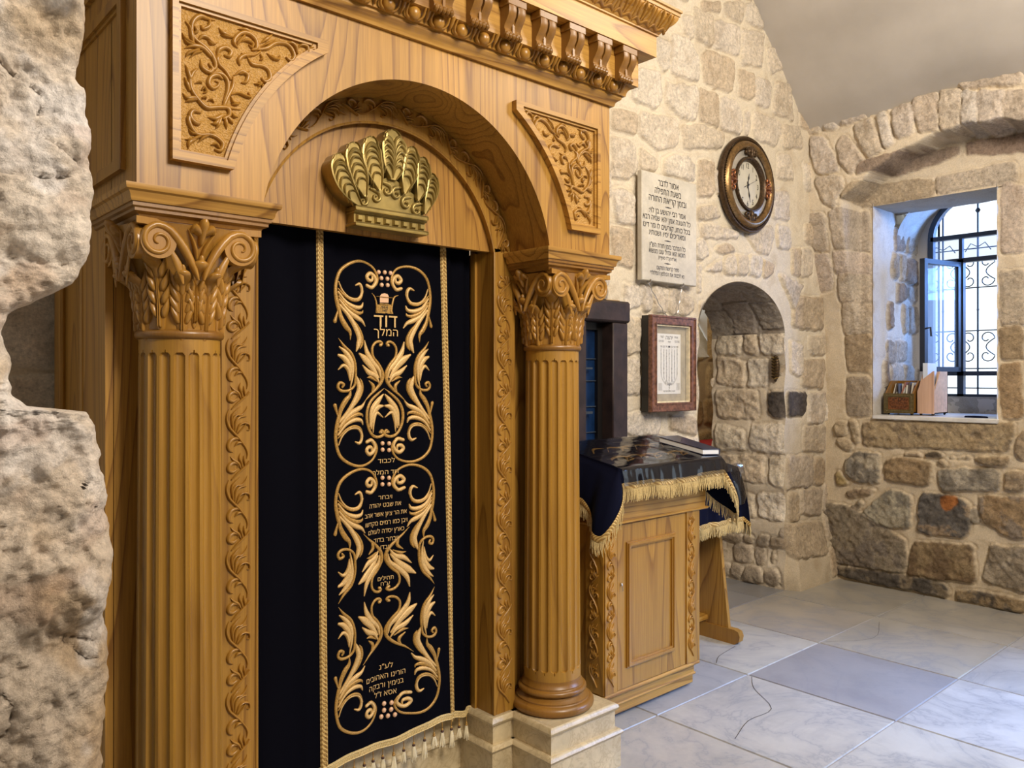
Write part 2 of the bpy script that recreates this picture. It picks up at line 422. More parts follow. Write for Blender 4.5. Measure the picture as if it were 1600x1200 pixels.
        if parent is not None: o.parent = parent
        return o

def smooth(pts, sub=5):
    if len(pts) < 3:
        out = []
        for i in range(len(pts) - 1):
            for k in range(sub):
                t = k / sub; out.append(tuple(pts[i][j] * (1 - t) + pts[i + 1][j] * t for j in range(3)))
        out.append(tuple(pts[-1])); return out
    P = [tuple(2 * pts[0][j] - pts[1][j] for j in range(3))] + list(pts) + [tuple(2 * pts[-1][j] - pts[-2][j] for j in range(3))]
    out = []
    for i in range(1, len(P) - 2):
        for k in range(sub):
            t = k / sub; r = []
            for j in range(3):
                a, b, c, d = P[i - 1][j], P[i][j], P[i + 1][j], P[i + 2][j]
                r.append(.5 * (2 * b + (c - a) * t + (2 * a - 5 * b + 4 * c - d) * t * t + (3 * b - a - 3 * c + d) * t ** 3))
            r[2] = max(r[2], 0.0); out.append(tuple(r))
    out.append(tuple(pts[-1])); return out

def tag(o, label=None, cat=None, group=None, kind=None):
    if label: o['label'] = label
    if cat: o['category'] = cat
    if group: o['group'] = group
    if kind: o['kind'] = kind
    return o
def empty(name, loc=(0, 0, 0)):
    o = bpy.data.objects.new(name, None); o.empty_display_size = .1; COL.objects.link(o); o.location = (0, 0, 0); return o
def struct(o): o['kind'] = 'structure'; return o

# ------------------------------------------------------------------ text as mesh
_tc = {}
def text_geo(string, size, bold=0.0):
    key = (string, bold)
    if key not in _tc:
        c = bpy.data.curves.new('lettering', 'FONT'); c.body = string; c.size = 1.0; c.align_x = 'CENTER'; c.align_y = 'CENTER'
        c.offset = bold; c.resolution_u = 3; c.fill_mode = 'NONE'
        o = bpy.data.objects.new('lettering', c); COL.objects.link(o)
        bpy.context.view_layer.update()
        dg = bpy.context.evaluated_depsgraph_get()
        me = bpy.data.meshes.new_from_object(o.evaluated_get(dg))
        nb = {}
        for e in me.edges:
            a, b_ = e.vertices; nb.setdefault(a, []).append(b_); nb.setdefault(b_, []).append(a)
        seen = set(); loops = []
        for st_ in nb:
            if st_ in seen: continue
            lp = [st_]; seen.add(st_); cur = st_
            while True:
                nx_ = [q for q in nb[cur] if q not in seen]
                if not nx_: break
                cur = nx_[0]; seen.add(cur); lp.append(cur)
            if len(lp) > 2: loops.append([(me.vertices[q].co.x, me.vertices[q].co.y) for q in lp])
        def inside(pt, poly):
            r = False
            for k in range(len(poly)):
                (xa, ya), (xb, yb) = poly[k], poly[k - 1]
                if (ya > pt[1]) != (yb > pt[1]) and pt[0] < (xb - xa) * (pt[1] - ya) / (yb - ya) + xa: r = not r
            return r
        holes = {}
        for k, lp in enumerate(loops):
            for m_, other in enumerate(loops):
                if m_ != k and all(inside(pt, other) for pt in lp): holes[k] = m_; break
        V = []; F = []
        for k, lp in enumerate(loops):
            if k in holes: continue
            polys = [[Vector((x, y, 0)) for x, y in lp]] + [[Vector((x, y, 0)) for x, y in loops[h]] for h in holes if holes[h] == k]
            o_v = len(V); V += [(v.x, v.y) for pl in polys for v in pl]
            F += [tuple(i + o_v for i in t) for t in tessellate_polygon(polys)]
        bpy.data.objects.remove(o); bpy.data.curves.remove(c); bpy.data.meshes.remove(me)
        if V:
            xs = [p[0] for p in V]; mx = (min(xs) + max(xs)) / 2; V = [(p[0] - mx, p[1]) for p in V]
        _tc[key] = (V, F)
    V, F = _tc[key]
    return [(x * size, y * size) for x, y in V], F
def put_text(mb, string, size, fn, x, y, width=None, mi=0, bold=0.0, hebrew=True, rot=0.0, sx=1.0):
    """fn(x, y) -> 3D; the string is laid right to left for Hebrew"""
    V, F = text_geo(string[::-1] if hebrew else string, size, bold)
    if not V: return
    w = max(p[0] for p in V) - min(p[0] for p in V)
    k = (width / w if width and w else 1.0) * sx
    c, s_ = math.cos(rot), math.sin(rot)
    mb.add([fn(x + (p[0] * k * c - p[1] * s_), y + (p[0] * k * s_ + p[1] * c)) for p in V], F, mi)

# ------------------------------------------------------------------ masonry grids
def poly_d(S, T, poly):
    """rounded distance to a convex polygon, negative inside"""
    A = np.array(poly, float); c = A.mean(0)
    if sum(A[i][0] * A[(i + 1) % len(A)][1] - A[(i + 1) % len(A)][0] * A[i][1] for i in range(len(A))) < 0: A = A[::-1]
    ds = []
    for i in range(len(A)):
        p, q = A[i], A[(i + 1) % len(A)]; e = q - p; L = np.hypot(*e)
        if L < 1e-6: continue
        n = np.array([e[1], -e[0]]) / L
        ds.append((S - p[0]) * n[0] + (T - p[1]) * n[1])
    k = 1 / .014
    st = np.stack(ds); mxx = st.max(0)
    return mxx + np.log(np.exp((st - mxx) * k).sum(0)) / k

MASK = None
def masonry(S, T, stones, mortar, seed=0, mortar_var=.06):
    global MASK
    MASK = np.zeros(S.shape)
    H = fbm(S * 9, T * 9, seed, 4) * .009 + fbm(S * 40, T * 40, seed + 3, 3) * .002
    base = np.array(mortar)[None, None, :] * (1 + mortar_var * 2 * fbm(S * 4, T * 4, seed + 5, 4)[..., None])
    C = base.copy()
    rng = random.Random(seed)
    for st in stones:
        poly = st['p']; A = np.array(poly)
        m = .03
        i = np.where((T[:, 0] > A[:, 1].min() - m) & (T[:, 0] < A[:, 1].max() + m))[0]
        j = np.where((S[0] > A[:, 0].min() - m) & (S[0] < A[:, 0].max() + m))[0]
        if not len(i) or not len(j): continue
        sl = np.ix_(i, j); s, t = S[sl], T[sl]; sd = rng.randint(0, 200)
        d = poly_d(s, t, poly) - .009 + fbm(s * 14, t * 14, sd, 3) * .030 + fbm(s * 45, t * 45, sd + 1, 2) * .008
        pr = np.sqrt(np.clip(-d / st.get('e', .014), 0, 1))
        h = st.get('h', .022)
        hh = pr * (h + fbm(s * 7, t * 7, sd + 4, 3) * h * 1.1 + fbm(s * 28, t * 28, sd + 2, 4) * .018 * st.get('r', 1))
        groove = -.010 * np.exp(-((d - .002) / .006) ** 2) * st.get('g', 1)
        H[sl] = np.where(d < 0, H[sl] * (1 - pr) + hh, H[sl]) + groove
        k = sstep(.0, -.010, d)[..., None]
        n = fbm(s * 10, t * 10, sd + 6, 4)[..., None]; n2 = fbm(s * 34, t * 34, sd + 8, 3)[..., None]
        col = np.array(st['c'])[None, None, :] * (1 + st.get('v', .5) * n + .55 * st.get('v', .5) * n2)
        if 'c2' in st:
            q = sstep(-.02, .12, n + n2 * .4); col = col * (1 - q) + np.array(st['c2'])[None, None, :] * q
        C[sl] = C[sl] * (1 - k) + np.clip(col, .01, .95) * k
        MASK[sl] = np.maximum(MASK[sl], k[..., 0] * st.get('sp', .8))
    return H, np.clip(C, .01, .95)

def courses(s0, s1, t0, t1, hmin, hmax, wmin, wmax, gap, colors, seed, wob=.02, h=.02, v=.4, r=1, c2=None):
    rng = random.Random(seed); out = []; t = t0; row = 0
    while t < t1:
        hh = rng.uniform(hmin, hmax); s = s0 - rng.uniform(0, wmax)
        f = lambda x, r_=row: wob * math.sin(x * 2.3 + r_ * 1.7) + wob * .6 * math.sin(x * 5.1 + r_ * 2.9)
        while s < s1:
            w = rng.uniform(wmin, wmax) * (1 if rng.random() > .18 else .5)
            j = lambda a: rng.uniform(-a, a); g = gap / 2
            a = .016
            P = [(s + g + j(a), t + g + f(s) + j(a)), (s + w / 2, t + g + f(s) - .008 + j(.012)), (s + w - g + j(a), t + g + f(s + w) + j(a)), (s + w - g + j(a), t + hh - g + f(s + w) + j(a)), (s + w / 2, t + hh - g + f(s) + .008 + j(.012)), (s + g + j(a), t + hh - g + f(s) + j(a))]
            if rng.random() > .07:
                d = dict(p=P, c=rng.choice(colors), h=h * rng.uniform(.6, 1.3), v=v, r=r)
                if c2 and rng.random() < .35: d['c2'] = rng.choice(c2)
                out.append(d)
            s += w
        t += hh; row += 1
    return out

def grid_mesh(name, S, T, fn, H, C, mat, hole=None, parent=None, flip=False):
    nt_, ns = S.shape
    X, Y, Z = fn(S, T, H)
    co = np.stack([X, Y, Z], -1).reshape(-1, 3)
    idx = np.arange(nt_ * ns).reshape(nt_, ns)
    q = np.stack([idx[:-1, :-1], idx[:-1, 1:], idx[1:, 1:], idx[1:, :-1]], -1).reshape(-1, 4)
    if flip: q = q[:, ::-1]
    if hole is not None:
        ins = hole.reshape(-1)
        q = q[~ins[q].all(1)]
    me = bpy.data.meshes.new(name)
    me.vertices.add(len(co)); me.vertices.foreach_set('co', co.ravel())
    me.loops.add(len(q) * 4); me.loops.foreach_set('vertex_index', q.ravel().astype(np.int32))
    me.polygons.add(len(q)); me.polygons.foreach_set('loop_start', np.arange(0, len(q) * 4, 4, dtype=np.int32))
    me.update(calc_edges=True); me.validate()
    ca = me.color_attributes.new('Col', 'FLOAT_COLOR', 'POINT')
    rgba = np.concatenate([C.reshape(-1, 3), (MASK.reshape(-1, 1) if MASK is not None and MASK.size == len(co) else np.full((len(co), 1), .6))], 1)
    ca.data.foreach_set('color', rgba.ravel().astype(np.float32))
    me.polygons.foreach_set('use_smooth', [True] * len(me.polygons))
    me.materials.append(mat)
    o = bpy.data.objects.new(name, me); COL.objects.link(o)
    if parent: o.parent = parent
    return o

# ================================================================== THE ROOM
def snap(S, T, sdf, cell, reach=1.6):
    d = sdf(S, T); e = 1e-3
    gx = (sdf(S + e, T) - sdf(S - e, T)) / (2 * e); gy = (sdf(S, T + e) - sdf(S, T - e)) / (2 * e)
    L = np.hypot(gx, gy) + 1e-9
    m = (d < 0) & (d > -reach * cell)
    S2 = np.where(m, S - d * gx / L ** 2, S); T2 = np.where(m, T - d * gy / L ** 2, T)
    return S2, T2, d < 0, d
def overlaps(st, manual, pad=-.01):
    A = np.array(st['p']); a0, a1, b0, b1 = A[:, 0].min(), A[:, 0].max(), A[:, 1].min(), A[:, 1].max()
    for m in manual:
        B = np.array(m['p'])
        if a0 < B[:, 0].max() + pad and a1 > B[:, 0].min() - pad and b0 < B[:, 1].max() + pad and b1 > B[:, 1].min() - pad: return True
    return False
def traced(lst, ox, oy, sc, un, col, **kw):
    out = []
    for k, pts in enumerate(lst):
        c = col[k % len(col)] if isinstance(col[0], tuple) else col
        extra = {}
        if isinstance(pts, tuple): pts, extra = pts
        nums = pts; P = [un(ox + nums[i] / sc, oy + nums[i + 1] / sc) for i in range(0, len(nums), 2)]
        out.append({**dict(p=P, c=c), **kw, **extra})
    return out

PALE = [(.68, .59, .47), (.62, .53, .41), (.70, .62, .51), (.57, .465, .34), (.66, .58, .48)]
MORT_C = (.66, .58, .45)
Yc = 2.93
un = lambda u, v: onY(u, v, Yc)
cs = traced([
    [570,110,655,110,660,200,640,280,590,240],[660,60,790,110,790,340,670,280],[500,250,600,270,690,400,690,580,500,530],
    [710,370,780,360,940,440,940,660,730,600],[800,140,980,190,980,400,800,340],[1005,210,1150,240,1150,480,1000,460],
    [870,20,1005,20,1000,165,880,110],[1025,30,1080,10,1165,200,1025,160],[975,490,1090,530,1090,700,980,700],[1095,545,1200,590,1200,780,1095,745],[1170,340,1260,350,1300,480,1210,530],
    [1240,570,1350,620,1370,860,1220,810],[455,590,690,620,680,860,560,840,460,730],[700,630,830,680,830,910,700,870],
    [850,700,960,710,1010,840,1000,960,850,930],[270,800,540,860,540,1050,400,1070,270,950],[575,890,750,890,880,960,850,1060,580,1060],
    [265,480,420,520,430,700,370,780,200,700],[75,770,250,800,240,960,80,920],[1020,800,1060,790,1050,960,1020,970],
    [1080,790,1290,880,1250,1040,1090,1000],[1280,890,1400,900,1440,1060,1290,1060],[400,270,490,290,490,480,440,510,395,440],
    [700,10,850,15,840,90,710,70]], 940, 0, 4.571, un, PALE, h=.013, v=.35)
cs += traced([
    [60,60,200,90,225,260,180,330,60,300],[240,130,340,190,345,270,240,260],[380,200,430,160,540,180,575,240,575,330,385,290],
    [600,200,700,220,700,420,600,430],[60,400,120,360,200,420,200,600,100,600],[620,600,720,600,860,640,850,700,770,700,630,690],
    [900,660,1050,600,1080,650,1040,800,960,770],[580,710,640,690,670,790,600,840],[700,750,800,720,840,770,720,790],
    [640,890,740,820,755,905],[755,820,830,790,835,920,765,915],[845,800,910,790,912,920,845,920],[922,790,1000,800,990,930,920,920],
    [1010,820,1080,850,1060,930,1005,930],[1060,400,1160,400,1170,570,1070,560],[1100,160,1180,170,1200,330,1100,310],
    [590,500,700,480,740,560,600,570],[1090,600,1170,620,1180,760,1100,760],[60,620,190,640,190,880,70,830]], 940, 200, 4, un, PALE, h=.013, v=.35)
cs += traced([
    [360,560,480,570,480,820,370,830],[370,290,490,290,490,540,370,540],[360,960,630,960,620,1110,360,1110],
    [690,980,880,990,880,1110,690,1070],[500,60,580,90,560,250,510,250],[590,80,680,90,670,270,590,260],[690,90,800,110,880,200,830,280,690,270],
    [380,60,490,70,500,200,370,260]], 890, 430, 4.445, un, PALE, h=.013, v=.35)
cs += traced([
    [440,250,500,255,500,325,440,320],[415,340,500,340,490,450,415,440],[440,465,500,465,495,580,440,580],
    [420,590,500,590,495,690,420,680],[455,710,495,710,495,805,455,810],[410,830,490,820,480,920,410,920],
    ([300,960,480,950,480,1060,360,1080],{}),([358,462,428,462,420,555,358,555],{'c':(.10,.085,.075),'v':.9}),
    [358,705,448,700,450,810,358,825],[365,840,400,840,400,940,365,945],[380,100,490,110,490,230,380,220],[330,20,420,60,380,150]], 1080, 420, 2.4, un, [(.56, .47, .35), (.50, .40, .28), (.58, .50, .40)], h=.018, v=.5)
rnd = courses(-1.5, 6.0, 0, 5.2, .17, .27, .18, .42, .035, PALE, 5, v=.35, h=.013)
cs += [s_ for s_ in rnd if not overlaps(s_, cs)]

def door_sdf(S, T):
    cx, hw, sp, rise = 4.675, .515, 1.80, .335
    q = np.where(T > sp, (np.sqrt(((S - cx) / hw) ** 2 + ((T - sp) / rise) ** 2) - 1) * .42, np.abs(S - cx) - hw)
    return q + .012 * np.sin(T * 19) * np.where(T > sp, .3, 1)
sx = np.concatenate([np.arange(-1.5, 2.3, .06), np.arange(2.3, 5.84, .0095)])
tz = np.concatenate([np.arange(-.02, 4.3, .0095), np.arange(4.3, 5.3, .1)])
S, T = np.meshgrid(sx, tz)
hx = lambda s, t: np.maximum(np.maximum(2.93 - s, s - 3.43), np.maximum(1.10 - t, t - 1.93))      # the timber window's opening
S1, T1, in1, d1 = snap(S, T, door_sdf, .0095)
S1, T1, in2, d2 = snap(S1, T1, hx, .0095)
H, C = masonry(S1, T1, cs, MORT_C, seed=3)
near = np.clip(np.minimum(d1, d2) / .03, 0, 1); H = H * near
# the wall thickens a little at its foot beside the door
H = H + .10 * sstep(.55, 0, T1) * sstep(.0, .06, d1) * sstep(.30, .9, T1 + .9 - T1 * 0) * np.where(S1 > 4.7, 1, .2)
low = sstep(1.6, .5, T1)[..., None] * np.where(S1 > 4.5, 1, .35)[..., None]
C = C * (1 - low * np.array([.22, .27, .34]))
wall_back = struct(grid_mesh('wall_back', S1, T1, lambda s, t, h: (s, Yc - h, t), H, C, M['stone'], hole=in1 | in2))

def reveal(name, S, T, fn, stones, mort, seed, taper_s=None, dark=1.0, flip=False):
    H, C = masonry(S, T, stones, mort, seed)
    if taper_s is not None: H = H * np.clip((T - taper_s) / .04, 0, 1) if False else H * np.clip((S - taper_s) / .04, 0, 1)
    return grid_mesh(name, S, T, fn, H, C * dark, M['stone'], flip=flip)
# right-hand jamb of the doorway, 60 cm deep
S, T = np.meshgrid(np.arange(2.925, 3.53, .0095), np.arange(-.02, 1.82, .0095))
unx = lambda u, v: onX(u, v, 5.19)
rs = traced([([290,462,358,462,358,560,285,545],{'c':(.12,.10,.085),'v':.9}),[95,455,250,455,255,560,100,555],[225,585,356,580,356,690,220,680],
    [290,705,356,705,356,830,295,800],[95,700,270,700,275,800,150,790],[245,842,356,840,356,950,250,930],[95,580,205,610,205,680,95,680],
    [100,330,200,350,200,440,100,430],[215,340,290,340,290,440,215,440],[100,190,190,200,190,320,100,320],[205,230,240,230,255,320,200,320],[260,200,350,200,350,320,265,320],
    [95,820,230,850,240,930,110,930]],
    1080, 420, 2.4, unx, [(.72, .62, .47), (.66, .54, .39), (.74, .65, .52)], h=.018, v=.5, r=1.5)
extra = courses(2.9, 3.6, 0, 1.85, .09, .17, .08, .22, .03, [(.44, .36, .27), (.38, .30, .21)], 9, v=.5)
rs += [s_ for s_ in extra if not overlaps(s_, rs)]
H, C = masonry(S, T, rs, (.66, .56, .42), 12)
edge = .012 * np.sin(T * 19)
H = H * np.clip((S - 2.925) / .035, 0, 1)
struct(grid_mesh('wall_doorway_jamb', S, T, lambda s, t, h: (5.19 - .012 * np.sin(t * 19) + .10 * sstep(.55, 0, t) * 0 - h, s, t), H, C, M['stone']))
H, C = masonry(S, T, courses(2.9, 3.6, 0, 1.85, .12, .2, .15, .3, .03, PALE, 14), MORT_C, 13)
struct(grid_mesh('wall_doorway_jamb', S, T, lambda s, t, h: (4.16 + .012 * np.sin(t * 19) + h * np.clip((s - 2.925) / .035, 0, 1), s, t), H, C, M['stone']))
# rough arched soffit
A_, D_ = np.meshgrid(np.linspace(0, PI, 150), np.arange(2.925, 3.53, .011))
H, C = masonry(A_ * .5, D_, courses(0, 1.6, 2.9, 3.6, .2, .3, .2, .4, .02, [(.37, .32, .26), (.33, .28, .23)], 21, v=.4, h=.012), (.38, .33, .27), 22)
H = H * np.clip((D_ - 2.925) / .035, 0, 1)
struct(grid_mesh('ceiling_doorway', A_, D_, lambda a, d, h: (4.675 + (.515 - h) * np.cos(a), d, 1.795 + (.335 - h) * np.sin(a)), H, C, M['stone']))

# ---------------- the wall with the window (recessed under a relieving arch)
XW = 5.8
def arch_top(Y):      # underside of the relieving arch
    c = 1.87; return 3.10 - .36 * np.clip(np.abs(Y - c) / .83, 0, 1.6) ** 2.1
def push(Y, Z):
    a = arch_top(Y) + .010 * np.sin(Y * 31)
    above = sstep(-.010, .012, Z - a)
    side = sstep(2.66, 2.70, Y)
    bl = sstep(1.7, 2.80, Z)
    k = np.maximum(above * sstep(2.4, 2.66, Z), side * bl)
    return .25 * k
unl = lambda u, v: onX(u, v, XW)
unu = lambda u, v: onX(u, v, XW - .25)
GREY = (.20, .175, .14); BRN = (.25, .175, .10); TAN = (.40, .31, .20); BEI = (.44, .36, .26)
ws = traced([[45,215,130,225,215,400,100,425,60,330],[195,250,240,205,300,270,350,355,265,415,220,360],[290,160,380,115,420,200,445,290,370,335,310,250],
    [405,115,450,80,500,200,510,245,455,275],[490,75,590,35,620,195,520,235],[605,15,735,-20,740,180,630,190],[750,-30,860,-30,860,180,750,185],
    [875,-30,955,-30,950,175,870,180],[960,-30,1100,-30,1075,170,955,178],[1105,-30,1215,-30,1210,190,1090,190],
    [25,150,110,150,115,195,30,205],[120,145,195,120,200,175,125,190],[205,115,350,75,355,110,220,165],[370,70,480,10,490,40,390,75],[500,0,590,-35,590,10,510,40],
    [600,-40,740,-75,740,-50,600,-15],[750,-80,830,-92,835,-60,750,-45],[850,-95,1190,-150,1190,-60,860,-40],
    [85,435,215,425,240,470,180,600,110,560]], 1250, 150, 3.4286, unu, [(.47, .39, .30), (.43, .345, .25), (.46, .375, .27), (.50, .43, .34)], h=.022, v=.5, r=1.3)
ws += traced([([400,390,860,255,870,310,600,410,380,450],{'c':(.27,.20,.14)}),([885,245,1240,200,1240,300,890,320],{'c':(.28,.20,.14)}),
    ([300,560,360,485,720,440,725,535,390,598,330,600],{'c':TAN,'h':.012}),([735,438,1150,350,1170,400,1165,462,735,530],{'c':BEI,'h':.012}),
    [240,640,370,610,380,835,245,840],[240,850,380,845,380,970,240,975],[240,985,385,980,385,1110,240,1115],
    [1075,470,1200,480,1200,840,1075,840],[130,650,215,650,212,840,135,840],[135,860,212,860,210,1040,135,1060]], 1250, 150, 3.4286, unl, [(.42, .34, .245), (.45, .36, .27)], h=.010, v=.35, r=.6)
ws += traced([([765,450,878,440,878,700,765,700],{}),([765,715,870,700,875,850,770,860],{'c':(.30,.22,.13)}),([768,880,870,860,870,1120,773,1120],{'c':(.36,.25,.14)}),
    ([65,740,175,740,175,912,75,905],{'c':(.32,.24,.15)}),([65,930,175,930,178,1110,70,1110],{'c':(.31,.25,.18)}),[60,600,178,600,178,730,60,735],[60,470,178,470,178,590,60,590]], 1300, 270, 2.927, unl, [(.43, .35, .25)], h=.010, v=.45)
ws += traced([([255,75,1140,85,1120,255,700,235,260,215],{'c':(.37,.28,.165),'h':.02,'v':.35,'c2':(.25,.19,.12)}),[100,70,165,70,160,150,100,150],[170,60,215,60,245,190,210,210],[110,165,190,190,190,240,150,250,110,210],
    ([150,290,220,250,360,255,355,430,230,430,150,370],{'c':GREY,'c2':(.36,.31,.23)}),([385,300,440,280,670,300,640,450,385,410],{'c':(.29,.205,.115)}),
    ([600,255,720,255,740,285,600,270],{'c':(.10,.075,.05)}),([780,280,890,265,890,295],{'c':(.14,.11,.08)}),([910,290,1115,270,1110,325,930,320],{'c':(.27,.2,.12)}),
    ([700,360,760,345,1060,350,1050,470,710,475],{'c':(.24,.21,.165),'c2':(.38,.33,.25)}),([1095,360,1220,360,1220,475,1095,460],{'c':(.30,.23,.15)}),([1150,160,1220,120,1220,300,1150,290],{'c':(.33,.25,.16)}),
    ([95,360,125,355,175,440,105,450],{'c':(.33,.25,.12)}),([155,480,350,455,330,490,170,515],{'c':(.27,.2,.13)}),
    ([260,610,400,470,545,500,535,690,450,705,270,650],{'c':(.22,.195,.15),'c2':(.34,.30,.22)}),([600,490,700,490,885,545,880,730,830,760,580,710],{'c':(.125,.11,.095),'c2':(.30,.22,.14)}),
    ([710,510,760,498,830,520,820,560,740,590],{'c':(.34,.13,.04),'h':.012,'v':1.1}),
    ([935,510,1220,510,1220,750,1130,755,960,650],{'c':(.31,.215,.12),'c2':(.24,.19,.14)}),([180,560,250,530,240,610,185,625],{'c':(.25,.2,.14)}),
    ([40,540,160,560,510,760,515,960,40,890],{'c':(.25,.205,.145),'c2':(.17,.14,.11)}),([555,770,905,800,925,920,910,1010,525,970,530,850],{'c':(.17,.115,.065),'c2':(.25,.18,.10)}),
    ([1010,800,1220,810,1220,1070,950,990],{'c':(.28,.23,.165),'c2':(.36,.30,.22)}),([30,900,400,950,750,1010,770,1100,400,1040,60,960],{'c':(.10,.085,.07),'c2':(.20,.16,.11)}),
    ([800,1050,960,1060,1220,1130,1220,1185,810,1110],{'c':(.11,.09,.07),'c2':(.26,.19,.11)}),
    ([500,255,590,250,590,270,500,272],{'c':(.3,.22,.14)}),([690,300,750,300,750,335,700,330],{'c':(.3,.23,.15)}),([895,560,930,570,930,680,900,680],{'c':(.32,.27,.2)})], 1280, 640, 3.75, unl, [(.36, .28, .18)], h=.030, v=.75, r=1.8)
rnd = courses(-.2, 1.45, 0, 4.0, .2, .32, .25, .5, .04, [BRN, TAN, GREY, BEI], 31, v=.6)
ws += [s_ for s_ in rnd if not overlaps(s_, ws)]
sy = np.concatenate([np.arange(.55, 1.5, .04), np.arange(1.5, 2.965, .0085)])
tz = np.concatenate([np.arange(-.02, 3.62, .0085), np.arange(3.62, 4.2, .08)])
S, T = np.meshgrid(sy, tz)
WY0, WY1, WZ0, WZ1 = 1.772, 2.572, 1.225, 2.735
wsdf = lambda s, t: np.maximum(np.maximum(WY0 - s, s - WY1), np.maximum(WZ0 - t, t - WZ1)) + .004 * np.sin(t * 37) * np.cos(s * 23)
S1, T1, ins, dd = snap(S, T, wsdf, .0085)
H, C = masonry(S1, T1, ws, (.54, .445, .31), seed=8)
H = H * np.clip(dd / .035, 0, 1)
P_ = push(S1, T1)
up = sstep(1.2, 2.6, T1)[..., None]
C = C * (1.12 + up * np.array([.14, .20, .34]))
arch_band = (sstep(-.11, -.01, T1 - arch_top(S1)) * sstep(.03, .0, T1 - arch_top(S1)) * sstep(2.74, 2.5, S1) * (.55 + .9 * fbm(S1 * 6, T1 * 6, 44)))[..., None]  # darker band along the wall just below the arch edge, broken up by noise
C = C * (1 - .55 * np.clip(arch_band, 0, 1))
wall_right = struct(grid_mesh('wall_right', S1, T1, lambda s, t, h: (XW - P_ - h, s, t), H, C, M['stone'], hole=ins))

# reveal of the window: plastered jambs first, rough stone further out
WD = .84
def flat_grid(name, s0, s1, t0, t1, step, fn, stones, mort, seed, taper=True, mat='stone', amp=1):
    S, T = np.meshgrid(np.arange(s0, s1 + step, step), np.arange(t0, t1 + step, step))
    H, C = masonry(S, T, stones, mort, seed); H = H * amp
    if taper: H = H * np.clip((S - s0) / .04, 0, 1)
    return struct(grid_mesh(name, S, T, fn, H, C, M[mat]))
js = courses(XW + .42, XW + WD, 1.2, 2.75, .16, .26, .14, .3, .03, [(.36, .31, .25), (.42, .37, .31), (.28, .22, .17)], 41, v=.5)
flat_grid('wall_window_jamb', XW - .01, XW + WD, 1.2, 2.75, .012, lambda s, t, h: (s, WY1 + .02 * sstep(XW + .36, XW + .42, s) - h, t), js, (.60, .56, .50), 42)
flat_grid('wall_window_jamb', XW - .01, XW + WD, 1.2, 2.75, .03, lambda s, t, h: (s, WY0 - .05 * (s - XW) + h, t), [], (.58, .54, .48), 43)
flat_grid('ceiling_window', XW - .01, XW + .42, WY0 - .05, WY1 + .02, .03, lambda s, t, h: (s, t, WZ1 + h), [], (.40, .38, .35), 44)
# the vault over the outer half of the reveal: it springs lower at the sides
S, T = np.meshgrid(np.arange(XW + .40, XW + WD + .03, .03), np.linspace(0, PI, 60))
H, C = masonry(S, T * .4, [], (.52, .49, .44), 45)
cyv, rv = (WY0 + WY1) / 2 - .01, .43
struct(grid_mesh('ceiling_window', S, T, lambda s, t, h: (s, cyv + (rv) * np.cos(t), 2.47 + (.41 - h) * np.sin(t)), H, C, M['stone']))
mb = MB(); 
mb.box(XW + .40, XW + .42, WY0 - .06, WY1 + .06, 2.88, 2.95)
struct(mb.build('ceiling_window', M['plaster']))
# low parapet under the window frame and the sill slab
flat_grid('wall_under_window', WY0 - .05, WY1 + .03, 1.2, 1.345, .012, lambda s, t, h: (XW + WD - .06 - h, s, t), [], (.36, .34, .31), 46, taper=False, amp=2)
mb = MB(); mb.box(XW + WD - .06, XW + WD + .2, WY0 - .06, WY1 + .04, 1.15, 1.342); struct(mb.build('trim_1', M['plaster']))
mb = MB(); mb.box(XW - .035, XW + WD - .05, WY0 - .01, WY1 - .004, 1.202, 1.232, bev=.005)
M['sill'] = marble('white_sill_marble', (.70, .68, .64), (.45, .43, .4), 5, .25, .2)
struct(mb.build('trim_2', M['sill'], smooth_=True))

# ---------------- vault ceiling
vc = [(5.95, 3.05), (5.70, 3.20), (5.49, 3.352), (5.36, 3.46), (5.23, 3.60), (5.10, 3.735), (4.93, 3.88), (4.80, 4.04), (4.55, 4.30), (4.2, 4.56), (3.7, 4.78), (3.0, 4.93), (2.2, 4.97), (1.2, 4.85), (.3, 4.5), (-.6, 3.9), (-1.3, 3.2)]
cv = smooth([(a, b, 0) for a, b in vc], 6)
ys = np.linspace(-2.2, 2.96, 40)
V = []; 
mbv = MB()
for x, z, _ in cv:
    for y in ys:
        nn = float(fbm(np.array(x * 1.3), np.array(y * 1.3), 60, 3)) * .03
        lift = 0.0
        if x > 5.2:      # the plaster rides up over the top of the stone arch and down beside it
            lift = .055 * math.exp(-((y - 1.95) / .45) ** 2) * (x - 5.2) / .3
        V.append((x, y, z + nn * min(1, abs(2.96 - y) * 3) + lift))
n_ = len(ys)
mbv.add(V, [(i * n_ + k, i * n_ + k + 1, (i + 1) * n_ + k + 1, (i + 1) * n_ + k) for i in range(len(cv) - 1) for k in range(n_ - 1)])
struct(mbv.build('ceiling', M['plaster'], smooth_=True, sharp=80))

mb = MB(); mb.box(-2.6, 6.0, -2.5, -2.35, 0, 5.3); struct(mb.build('wall_front', M['plaster']))
mb = MB(); mb.box(5.8, 6.1, -2.5, -1.7, 0, 4.2); mb.box(5.8, 6.1, -.3, .56, 0, 4.2); mb.box(5.8, 6.1, -1.7, -.3, 2.5, 4.2); struct(mb.build('wall_right_far', M['plaster']))
